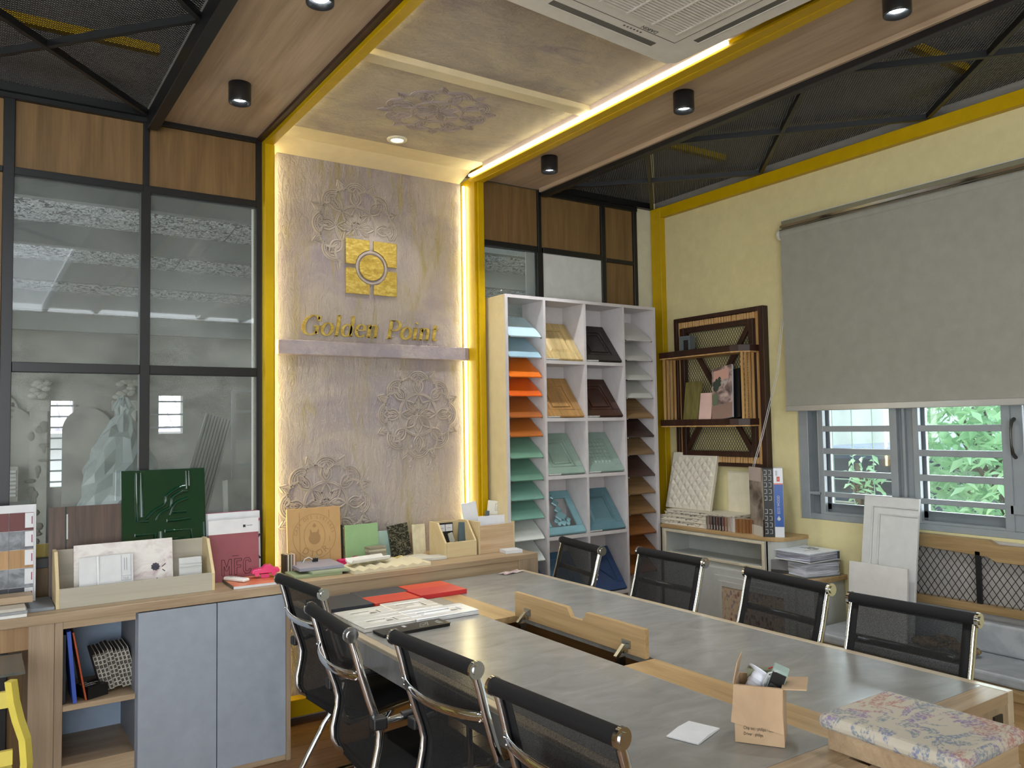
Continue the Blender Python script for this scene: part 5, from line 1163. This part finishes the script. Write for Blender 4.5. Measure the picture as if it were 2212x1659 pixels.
# ---- on the table
def tile(nm, label, cat_, x0, x1, y0, y1, h, c, rz=0, z=ZT+.0012, grp=None, rough=.4):
    g = G(); g.box(-(x1-x0)/2, (x1-x0)/2, -(y1-y0)/2, (y1-y0)/2, 0, h); return solo(g, nm, plain('tile_'+c, c, rough), label, cat_, ((x0+x1)/2, (y0+y1)/2, z), (0,0,R(rz)), grp, .0008)
GR = 'red and navy sample boards on the table'
tile('sample_slab', 'navy blue board nearest the first chair on the table', 'sample', 1.352, 1.583, 3.560, 3.835, .016, '#33363f', 0, grp=GR)
tile('sample_slab', 'navy blue board beside the counter riser on the table', 'sample', 1.586, 1.842, 3.708, 3.855, .016, '#3a3e46', 0, grp=GR)
tile('sample_slab', 'coral red board between the navy boards and the white door samples', 'sample', 1.586, 1.822, 3.545, 3.705, .016, '#c2402f', 0, grp=GR)
tile('sample_slab', 'orange red board against the counter riser on the table', 'sample', 1.846, 2.095, 3.708, 3.838, .018, '#c74a34', 0, grp=GR)
tile('sample_slab', 'bright red thick board with visible edge on the table', 'sample', 1.826, 2.085, 3.545, 3.704, .022, '#bd2f33', 0, grp=GR)
def lay_door(x0, x1, y0, y1, label, c='#cfcdc6', z=ZT+.0012, rz=0):
    t = thing('white_door_sample', label, 'door sample', ((x0+x1)/2, (y0+y1)/2, z), R(rz), 'white door samples on the table'); w, d = (x1-x0)/2, (y1-y0)/2; mt = plain('wd_'+c, c, .22)
    G().box(-w, w, -d, d, 0, .014).build('board', mt, t, bevel=.001); b = .052; g = G()
    g.box(-w, w, -d, -d+b, .014, .021).box(-w, w, d-b, d, .014, .021).box(-w, -w+b, -d+b, d-b, .014, .021).box(w-b, w, -d+b, d-b, .014, .021); g.build('frame', mt, t, bevel=.003)
    i, k = b+.012, b+.028
    G().add([(-w+i,-d+i,.014),(w-i,-d+i,.014),(w-i,d-i,.014),(-w+i,d-i,.014),(-w+k,-d+k,.022),(w-k,-d+k,.022),(w-k,d-k,.022),(-w+k,d-k,.022)], [(0,1,5,4),(1,2,6,5),(2,3,7,6),(3,0,4,7),(4,5,6,7)]).build('centre_panel', mt, t)
    G().box(w-b-.05, w-b-.015, -.018, .018, .0215, .0222).build('sticker', plain('sticker', '#c9c5bc', .5), t)
lay_door(1.350, 1.585, 3.300, 3.470, 'white moulded door sample at the far left of the white group on the table')
lay_door(1.588, 1.815, 3.300, 3.505, 'white moulded door sample next to the coral red board', '#cbc7be')
lay_door(1.350, 1.585, 3.130, 3.297, 'white moulded door sample at the table edge beside the second chair')
lay_door(1.588, 1.900, 3.128, 3.297, 'white moulded door sample beside the black booklet', '#d2d3d3')
tile('grey_tile', 'small grey board half hidden behind the white door samples', 'sample', 1.835, 1.905, 3.325, 3.50, .010, '#8b867c')
bk = thing('black_booklet', 'black folded brochure with a thin white sketch lying on the table', 'booklet', (1.535, 3.065, ZT+.0012), R(2.5))
G().box(-.155, .155, -.050, .048, 0, .010).build('pages', BLKPL, bk); G().box(-.157, .158, -.052, .048, .010, .0125).build('cover', plain('booklet_black', '#1a1a1c', .3), bk)
SK = plain('sketch_white', '#b8b8b4', .5)
g = G()
for p, q_ in (((.02,-.03),(.05,.02)), ((.05,.02),(.085,.02)), ((.085,.02),(.06,-.03)), ((.06,-.03),(.02,-.03)), ((.035,-.005),(.07,-.005)), ((.04,-.02),(.075,.012))): g.bar((p[0], p[1], .0127), (q_[0], q_[1], .0127), .0012, .0006)
g.box(-.035, -.02, .005, .032, .0125, .013); g.build('sketch', SK, bk)
for s_, xx, yy in (('INTERIOR', .135, -.03), ('DESIGN', .122, -.03)): text(s_, .012, SK, bk, (xx, yy, .0127), (0,0,R(90)))
# open cardboard box with lamp parts
bx = thing('cardboard_box', 'open cardboard box with torn front flap and printed lettering on the table', 'box', (1.765, 1.46, ZT+.0012), R(-56))
W2, D2, Hb = .062, .055, .150
g = G(); g.box(-W2, W2, -D2, -D2+.004, 0, Hb).box(-W2, W2, D2-.004, D2, 0, Hb).box(-W2, -W2+.004, -D2+.004, D2-.004, 0, Hb).box(W2-.004, W2, -D2+.004, D2-.004, 0, Hb).box(-W2+.004, W2-.004, -D2+.004, D2-.004, 0, .004); g.build('body', CARD, bx)
g = G(); poly = [(-W2, Hb), (W2, Hb), (W2-.002, Hb-.055), (W2+.001, Hb-.112), (W2-.03, Hb-.106), (.01, Hb-.099), (-.005, Hb-.103), (-.04, Hb-.100), (-W2-.008, Hb-.095), (-W2-.003, Hb-.05)]
g.prism(poly, 0, .003, lambda u, v, w: (u, -D2-.002-w-(Hb-v)*.10, v)); g.build('front_flap', CARD, bx)
g = G(); g.boxm(Matrix.Translation((W2, 0, Hb)) @ Matrix.Rotation(R(-4), 4, 'Y'), 0, .058, -D2, D2, -.003, 0); g.build('side_flap', CARD, bx)
g = G(); g.boxm(Matrix.Translation((-W2, 0, Hb)) @ Matrix.Rotation(R(-78), 4, 'Y'), 0, .056, -D2, D2, 0, .003); g.build('side_flap', CARD, bx)
BINK = plain('box_ink', '#3b2f26', .6)
text('Chip led / philips / CRI 90', .0115, BINK, bx, (-.040, -D2-.0006, .036), FRONT, sx=.72); text('Driver : philips', .0115, BINK, bx, (-.040, -D2-.0006, .021), FRONT, sx=.72)
bl = bx.location; ca, sa = math.cos(R(-56)), math.sin(R(-56))
def inbox(u, v, z): return (bl.x+u*ca-v*sa, bl.y+u*sa+v*ca, bl.z+z)
dl = thing('loose_downlight', 'loose white recessed downlight tipped inside the cardboard box', 'lamp', inbox(-.024, -.002, .112), 0, None, tuple(Vector((.50*ca-.42*sa, .50*sa+.42*ca, .72)).to_track_quat('Z', 'X').to_euler()))
g = G(); g.lathe((0,0,0), [(.0,.0),(.020,.0),(.025,.012),(.027,.045),(.027,.056),(.044,.060),(.045,.063),(.0,.065)], 26); g.build('body', plain('lamp_lilac_white', '#cfd2dc', .35), dl); g = G(); g.lathe((0,0,0), [(.0262,.024),(.0285,.027),(.0285,.034),(.027,.037)], 24); g.build('collar', plain('lamp_collar', '#b9bcc6', .35), dl)
dv = thing('led_driver', 'pale green driver block with black cap standing in the cardboard box', 'driver', inbox(.024, .010, .098), 0, None, (R(8), R(20), R(-56)))
G().box(-.020, .020, -.018, .022, 0, .095).build('case', plain('driver_green', '#93a79f', .4), dv, bevel=.002); G().box(-.018, .018, -.021, -.018, .004, .088).build('front_plate', BLKPL, dv)
dv2 = thing('olive_carton', 'olive carton at the back of the cardboard box', 'carton', inbox(.0, .032, .06), R(-56))
G().box(-.035, .04, -.012, .014, 0, .112).build('carton', plain('olive_carton', '#6f735b', .5), dv2); G().tube([(.02, 0, .113), (.03, 0, .118), (.04, 0, .113)], .002, 5).build('red_clip', plain('clip_red', '#c0392b', .4), dv2)
cbk = thing('black_cable', 'black plug with grey looped cable in the cardboard box', 'cable', inbox(.026, -.020, .118), R(-56))
G().boxm(Matrix.Rotation(R(30), 4, 'Y'), -.015, .015, -.012, .012, 0, .035).build('plug', BLKPL, cbk); G().tube([(-.012, 0, 0), (-.016, 0, .03), (-.002, 0, .058), (.02, 0, .066), (.032, .004, .058)], .0028, 6).build('cable', plain('cable_grey', '#a9aca8', .4), cbk)
g = G(); g.box(-W2+.006, W2-.006, -D2+.006, D2-.006, .0045, .05); o = solo(g, 'packing_insert', plain('insert_brown', '#5a4432', .8), 'brown packing insert filling the bottom of the cardboard box', 'packing', tuple(bl), (0,0,R(-56)))
# folded paper, banknote
fp = thing('folded_paper', 'folded white sheet of paper lying on the near end of the table', 'paper', (1.640, 1.587, ZT+.0012), R(18))
G().box(-.068, .068, -.047, .047, 0, .0012).build('sheet', PAPER, fp); g = G(); g.prism([(-.068,.0015),(.068,.0015),(.068,.003),(0,.007),(-.068,.003)], -.046, .046, lambda u, v, w: (u, w, v)); g.build('fold', PAPER, fp)
rc = thing('receipt', 'small pinkish crumpled receipt at the far right corner of the table', 'paper', (2.575, 3.875, ZT+.0012), R(10))
g = G(); V = [(-.075+.03*i, -.03+.02*j, .001+.006*((i*7+j*5) % 3)/2) for j in range(4) for i in range(6)]
g.add(V, [(j*6+i, j*6+i+1, (j+1)*6+i+1, (j+1)*6+i) for j in range(3) for i in range(5)]); g.build('sheet', mottled('receipt_print', [(.4, '#b08c90'), (.55, '#d3c6c4'), (.7, '#dcd7d5')], 24, 3, .6), rc)
# tapestry-covered box
def tapestry():
    m, nt, out = newmat('tapestry'); b = bsdf(nt, out, rough=.85, spec=.1)
    v = coords(nt); wv = noise(nt, coords(nt, (1,1,1)), 420, 2, .5)
    f = noise(nt, coords(nt, (1, 1.8, 1), (0, 0, .7)), 8, 5, .6, 2.2)
    msk = ramp(nt, f, [(.49, (0,0,0,1)), (.53, (1,1,1,1)), (.66, (1,1,1,1)), (.70, (.2,.2,.2,1))])
    hue = ramp(nt, noise(nt, v, 6, 2, .5), [(.36, '#77809a'), (.46, '#80898c'), (.52, '#84789a'), (.6, '#a67d76')])
    speck = ramp(nt, noise(nt, v, 130, 3, .6), [(.42, (.15,.15,.15,1)), (.55, (1,1,1,1))])
    k = math_(nt, 'MULTIPLY', msk, speck)
    nt.links.new(mix(nt, k, '#b5aea0', hue), b.inputs['Base Color']); bump(nt, b, wv, .4, .002); return m
TAP = tapestry()
sb = thing('tapestry_box', 'oak box with padded floral tapestry lid on the near end of the table', 'box', (1.975, 1.125, ZT+.001))
G().box(-.135, .135, -.15, .185, 0, .058).build('body', OAKX, sb, bevel=.001); G().box(-.165, .150, -.168, .198, .056, .094).build('padded_lid', TAP, sb, bevel=.018, seg=3)
# ================================================================ HALL BEHIND THE GLASS
hl = struct('wall_hall')
HW = mottled('hall_plaster', [(.32, '#6f6f69'), (.5, '#8a8a84'), (.7, '#9c9c95')], 1.6, 7, .85, 0, 30, (1,1,1.5), .8)
YH = 11.0; zt = lambda y: 2.82+.2*(YH-y)
g = G()   # far wall with two openings
A = (.772, 1.010, .95, 1.98); Bw = (1.965, 2.256, 1.56, 2.05)
g.box(-4, A[0], YH, YH+.15, 0, 2.9).box(A[1], Bw[0], YH, YH+.15, 0, 2.9).box(Bw[1], 9, YH, YH+.15, 0, 2.9)
g.box(A[0], A[1], YH, YH+.15, 0, A[2]).box(A[0], A[1], YH, YH+.15, A[3], 2.9).box(Bw[0], Bw[1], YH, YH+.15, 0, Bw[2]).box(Bw[0], Bw[1], YH, YH+.15, Bw[3], 2.9)
g.build('far_wall', HW, hl); G().box(-4.1, -4, 4.5, YH, 0, 4.4).build('end_wall', HW, hl); G().box(-4.1, 6.4, YH, YH+.15, 2.9, 4.4).build('gable', HW, hl)  # end wall added out of view to shut stray light out of the hall
G().box(-4, 9, 4.6, YH, -.1, -.01).build('hall_floor', plain('hall_floor', '#77746e', .8), struct('floor_hall'))
FOIL = mottled('roof_foil', [(.40, '#3d4040'), (.48, '#8b9092'), (.54, '#e3e7e9'), (.62, '#767a7a')], 22, 9, .35, .9, 45, (1,1,1), 1.5)
rf = struct('ceiling_hall')
yy = [4.45, 5.3, 6.2, 7.1, 8.0, 8.85, 9.7, 10.4, 11.0]
for i in range(len(yy)-1):
    for k in range(6):
        xa = -4+k*1.9+(i % 2)*.3; y0, y1 = yy[i], yy[i+1]
        g = G(); sag = .05
        V = []
        for j in range(5):
            t_ = j/4; y = y0+(y1-y0)*t_; s_ = sag*math.sin(math.pi*t_)
            V += [(xa, y, zt(y)-.02*0-s_), (xa+1.89, y, zt(y)-s_)]
        g.add(V, [(2*j, 2*j+1, 2*j+3, 2*j+2) for j in range(4)], 0, True); g.build('foil_sheet', FOIL, rf)
PURL = plain('purlin_grey', '#7b7e7d', .5)
for y in yy[1:-1]: G().box(-4, 9, y-.03, y+.06, zt(y)-.19, zt(y)+.02).build('purlin', PURL, rf)
G().box(-4.1, 6.4, 4.5, YH+.1, 4.4, 4.45).build('roof_cover', plain('roof_cover', '#8a8d8c', .6), rf)
# window grilles
for a, n in ((A, 8), (Bw, 3)):
    wg = struct('window_2' if n == 8 else 'window_3')
    for k in range(n):
        z = a[2]+(a[3]-a[2])*(k+.5)/n
        G().box(a[0]-.10, a[1]+.02, YH-.03, YH-.015, z-.010, z+.010).build('grille_bar', GREYW, wg)
# plaster show pieces on the hall wall
RELH = mottled('show_plaster', [(.35, '#84847d'), (.6, '#a3a39b')], 5, 5, .8, .5, 30)
def hallx(px): return px
for x0, x1 in ((.53, .755), (1.42, 1.72)):
    t = thing('plaster_pilaster', ('left' if x0 < 1 else 'right')+' plaster pilaster with leafy capital on the hall wall behind the glass', 'pilaster', ((x0+x1)/2, YH-.06, 0), 0, 'plaster pilasters in the hall')
    w = (x1-x0)/2; G().box(-w*.8, w*.8, -.01, .05, 0, 1.85).build('shaft', RELH, t); G().box(-w, w, -.03, .05, 1.85, 1.98).build('neck', RELH, t)
    g = G()
    for k in range(14): g.ball((random.uniform(-w*.7, w*.7), -.03, 2.02+random.uniform(0, .2)), .05, 8, 0, (1.2,.6,.7))
    g.build('capital', RELH, t)
    g = G()
    for k in range(26): a = random.uniform(0, 6.28); x = random.uniform(-w*.7, w*.7); z = random.uniform(.3, 1.7); g.ball((x, -.01, z), .035, 6, 0, (1.4*abs(math.cos(a))+.4,.3,1.4*abs(math.sin(a))+.4))
    g.build('leaf_relief', plain('leaf_grey', '#6d6d66', .8), t)
def arch_piece(nm, label, cx, zc, r, mt, y):
    g = G(); P = [(cx+r*math.cos(math.pi*i/16), zc+r*math.sin(math.pi*i/16)) for i in range(17)]+[(cx-r, .3), (cx+r, .3)]
    t = g.prism([(u-cx, v) for u, v in P], 0, .04, lambda u, v, w: (u, w, v)); return solo(g, nm, mt, label, 'relief', (cx, y, 0))
arch_piece('plaster_arch', 'grey painted arch between the pilasters on the hall wall', 1.16, 1.62, .27, HW, YH-.05)
arch_piece('plaster_arch', 'half visible grey arch at the left edge of the hall wall', .30, 1.60, .32, HW, YH-.05)
g = G(); g.lathe((0,0,0), [(.0,.0),(.17,.0),(.19,.03),(.21,.0)], 28); g.v = [(x, -z, y) for x, y, z in g.v]; rs = solo(g, 'plaster_rosette', RELH, 'round plaster rosette at the left of the hall wall', 'relief', (.24, YH-.02, 1.86))
g = G()
for k in range(12): a = k*math.pi/6; g.bar((.04*math.cos(a), -.02, .04*math.sin(a)), (.16*math.cos(a), -.02, .16*math.sin(a)), .03, .03)
g.build('spokes', plain('leaf_grey', '#6d6d66', .8), rs)
# leaning ribbed sheet, wrapped plant, rack, heater
rs_ = thing('ribbed_sheet', 'long ribbed panel leaning diagonally in the hall behind the glass', 'panel', (1.90, 9.6, 0), 0, None, (R(-8), R(17), 0))
g = G()
for k in range(9): g.box(-.16+k*.036, -.16+k*.036+.02, 0, .03, 0, 1.85)
g.box(-.16, .16, .03, .04, 0, 1.85); g.build('ribs', plain('rib_grey', '#8f918e', .5), rs_)
wp = thing('wrapped_plant', 'tree wrapped in clear plastic film behind the glass', 'plant', (1.33, 9.4, 0))
g = G(); rnd = random.Random(3)
g.lathe((0,0,0), [(.0,.3),(.36,.33),(.42,.45),(.46,.58),(.45,.7),(.44,.82),(.40,.95),(.38,1.07),(.35,1.18),(.30,1.3),(.27,1.42),(.22,1.52),(.18,1.62),(.11,1.70),(.07,1.78),(.10,1.85),(.05,1.93),(.0,1.97)], 22); 
g.v = [(x*(1+rnd.uniform(-.16,.16)), y*(1+rnd.uniform(-.16,.16)), z+rnd.uniform(-.03,.03)) for x, y, z in g.v]; g.sm = [False]*len(g.f); g.build('film', PLASTW, wp)
g = G(); g.lathe((0,0,0), [(.0,.4),(.34,.45),(.30,1.0),(.12,1.6),(.0,1.8)], 10); g.build('foliage', plain('dusty_green', '#5a635c', .9), wp); G().cyl((0,0,0), (0,0,.45), .04, 8).build('trunk', BROWNB, wp)
st = thing('metal_stand', 'grey metal storage stand against the hall wall behind the right pane', 'stand', (2.70, 9.2, 0))
for x in (-.28, .02, .32): G().box(x-.02, x+.02, -.02, .02, 0, 2.05).build('post', PURL, st)
for z in (.9, 1.2, 1.5, 1.8, 2.03): G().box(-.3, .34, -.015, .015, z-.015, z+.015).build('rail', PURL, st)
for k in range(3):
    g = G(); g.box(-.16, .16, -.1, .1, 0, .55); solo(g, 'stored_slab', mottled('dusty_slab', [(.4, '#666862'), (.6, '#84867f')], 4, 5, .8), ['left', 'middle', 'right'][k]+' dusty slab leaning by the metal stand in the hall', 'slab', (2.25+k*.36, 8.2, .55+.12*k), (R(-6), 0, R(8*k)), 'dusty slabs in the hall')
g = G(); g.box(-1.0, 1.2, -.4, .4, 0, .55); solo(g, 'work_bench', plain('bench_grey', '#6d6f6b', .7), 'grey work bench carrying dusty slabs in the hall', 'table', (2.4, 8.2, 0), (0,0,0))
ht = thing('louvre_vent', 'small white louvred vent at the left of the hall wall', 'vent', (.30, 10.8, .82))
G().box(-.22, .14, 0, .15, 0, .40).build('case', RELH, ht)
for k in range(7): G().box(-.20, .12, -.012, 0, .06+k*.045, .085+k*.045).build('slat', WHITE, ht)
# louvred side wall of the hall (seen through the small right pane)
sw = struct('wall_hall_side')
G().box(6.2, 6.3, 4.6, YH, 0, 2.55).build('side_wall', HW, sw); G().box(6.2, 6.3, 4.6, YH, 3.15, 3.35).build('side_beam', PURL, sw)
for y in (4.9, 6.1, 7.3, 8.5): G().box(6.18, 6.3, y-.08, y+.08, 2.55, 4.0).build('side_post', PURL, sw)
for k in range(12):
    z = 2.6+k*.11
    if 3.08 < z < 3.4: continue
    g = G(); g.boxm(Matrix.Translation((6.25, 7.0, z)) @ Matrix.Rotation(R(35), 4, 'Y'), -.05, .05, -2.3, 3.5, -.004, .004); g.build('louvre', WHITE, sw)
# ================================================================ OUTSIDE
gd = struct('ground_outside')
G().box(4.45, 40, -12, 14, -.4, -.3).build('ground', plain('outside_ground', '#8d8a80', .9), gd); G().box(-20, 40, 11.2, 40, -.4, -.3).build('ground', plain('outside_ground', '#8d8a80', .9), gd)
TILE = mottled('pale_roof_tile', [(.4, '#b7b2be'), (.6, '#d5d2dc')], 8, 4, .6)
rh = thing('neighbour_house', 'white house with pale pantile roof seen through the hall windows', 'building', (3.0, 16.5, -.3))
G().box(-6, 6, 0, 4, 0, 1.95).build('wall', plain('house_white', '#d9dbe0', .8), rh)
for r_ in range(9):
    g = G()
    for c_ in range(28):
        x = -3.2+c_*.23; g.tube([(x, -.4+r_*.33, 1.93+r_*.16), (x, -.02+r_*.33, 2.13+r_*.16)], .115, 8, ry=.6)
    t = g.build('tile_course', TILE, rh)
g = G(); g.add([(-6,-.5,1.88),(6,-.5,1.88),(6,3,3.58),(-6,3,3.58)], [(0,1,2,3)]); g.build('roof_deck', TILE, rh)
sh = thing('metal_shed', 'pale corrugated metal shed outside the left window bay', 'building', (10.5, 7.4, -.3))
CORR = plain('pale_corrugated', '#cfd8d8', .4)
g = G()
V = []; n = 70
for k in range(n+1):
    u = -3.5+7.0*k/n; d = .03*math.sin(k*math.pi/2); V += [(-u*.35+d, u, 0), (-u*.35+d, u, 4.2)]
g.add(V, [(2*k, 2*k+1, 2*k+3, 2*k+2) for k in range(n)], 0, True); g.build('cladding', CORR, sh)
sh.rotation_euler = (0, 0, 0)
ctn = thing('dark_van', 'dark blue van with pale side stripe parked outside the window', 'vehicle', (8.4, 4.75, -.3), 0)
VB = plain('van_blue', '#3f4f6b', .3)
G().box(-.9, .9, -1.6, .85, .35, 1.62).build('body', VB, ctn, bevel=.12, seg=3)
g = G(); g.tube([(-.92, .55, 1.4), (-.92, .50, 1.10), (-.92, .40, 1.05), (-.92, -.6, 1.05)], .014, 6); g.build('stripe', WHITE, ctn); G().box(-.915, -.9, -.95, .45, 1.15, 1.5).build('side_window', plain('van_glass', '#2a3648', .1), ctn)
for y in (-.75, .25): G().cyl((-.92, y, .33), (.92, y, .33), .33, 20).build('wheel', BLKPL, ctn)
fn = thing('wire_fence', 'thin wire grid fence outside the window', 'fence', (7.3, 5.3, -.3))
g = G()
for k in range(14): g.cyl((0, -1.6+k*.22, 0), (0, -1.6+k*.22, 2.1), .006, 5)
for k in range(8): g.cyl((0, -1.7, .3+k*.25), (0, 1.5, .3+k*.25), .006, 5)
g.build('wires', plain('fence_green', '#8fa39a', .5), fn); G().cyl((0, -1.7, 0), (0, -1.7, 2.2), .03, 8).build('post', PURL, fn); G().cyl((0, 1.5, 0), (0, 1.5, 2.2), .03, 8).build('post', PURL, fn)
LEAFM = mottled('leaf_green', [(.3, '#86b596'), (.55, '#a8cfb2'), (.75, '#d3e8c9')], 3, 3, .35)
_nt = LEAFM.node_tree; _b = [n for n in _nt.nodes if n.type == 'BSDF_PRINCIPLED'][0]; _o = [n for n in _nt.nodes if n.type == 'OUTPUT_MATERIAL'][0]
_t = _nt.nodes.new('ShaderNodeBsdfTranslucent'); _t.inputs[0].default_value = hexc('#b5dcb8'); _m = _nt.nodes.new('ShaderNodeMixShader'); _m.inputs[0].default_value = .5
_nt.links.new(_b.outputs[0], _m.inputs[1]); _nt.links.new(_t.outputs[0], _m.inputs[2]); _nt.links.new(_m.outputs[0], _o.inputs[0])
def leafmass(name, label, base, ext, n, size, seed):
    t = thing(name, label, 'tree', (base[0], base[1], -.3)); rnd = random.Random(seed); g = G()
    for k in range(n):
        while True:
            p = Vector((rnd.uniform(-1,1), rnd.uniform(-1,1), rnd.uniform(-1,1)))
            if p.length < 1: break
        c = Vector((p.x*ext[0], p.y*ext[1], base[2]+p.z*ext[2])); L = size*rnd.uniform(.7, 1.3)
        m_ = Matrix.Translation(c) @ Euler((rnd.uniform(-.9,.9), rnd.uniform(-.9,.9), rnd.uniform(0,6.28))).to_matrix().to_4x4()
        g.add([m_ @ Vector(q_) for q_ in ((0,0,0),(L*.45,L*.2,.01),(L,0,-.01),(L*.45,-L*.2,.01))], [(0,1,2,3)])
    f = g.build('foliage', LEAFM, t); f['kind'] = 'stuff'
    G().tube([(0,0,0), (.05,0,base[2]*.6), (0,.05,base[2]+ext[2]*.5)], [.07,.05,.02], 8).build('trunk', BROWNB, t)
    g = G()
    for k in range(12): a = k*.8; g.tube([(0,0,base[2]*.5+k*.06), (.5*ext[0]*math.cos(a), .6*ext[1]*math.sin(a), base[2]+.3*ext[2]*math.sin(k))], [.025,.008], 5)
    g.build('branches', BROWNB, t); return t
leafmass('leafy_tree', 'dense leafy green tree filling the right window bay', (6.5, 2.95, 1.75), (.60, .74, 1.5), 4200, .13, 5)
leafmass('leafy_tree', 'tree standing further away behind the dense leafy tree outside', (9.6, 3.4, 1.9), (.9, 1.4, 2.0), 4200, .16, 9)
leafmass('small_shrub', 'small bright shrub branch at the lower corner of the left window bay', (6.0, 3.86, 1.42), (.18, .12, .24), 80, .09, 11)
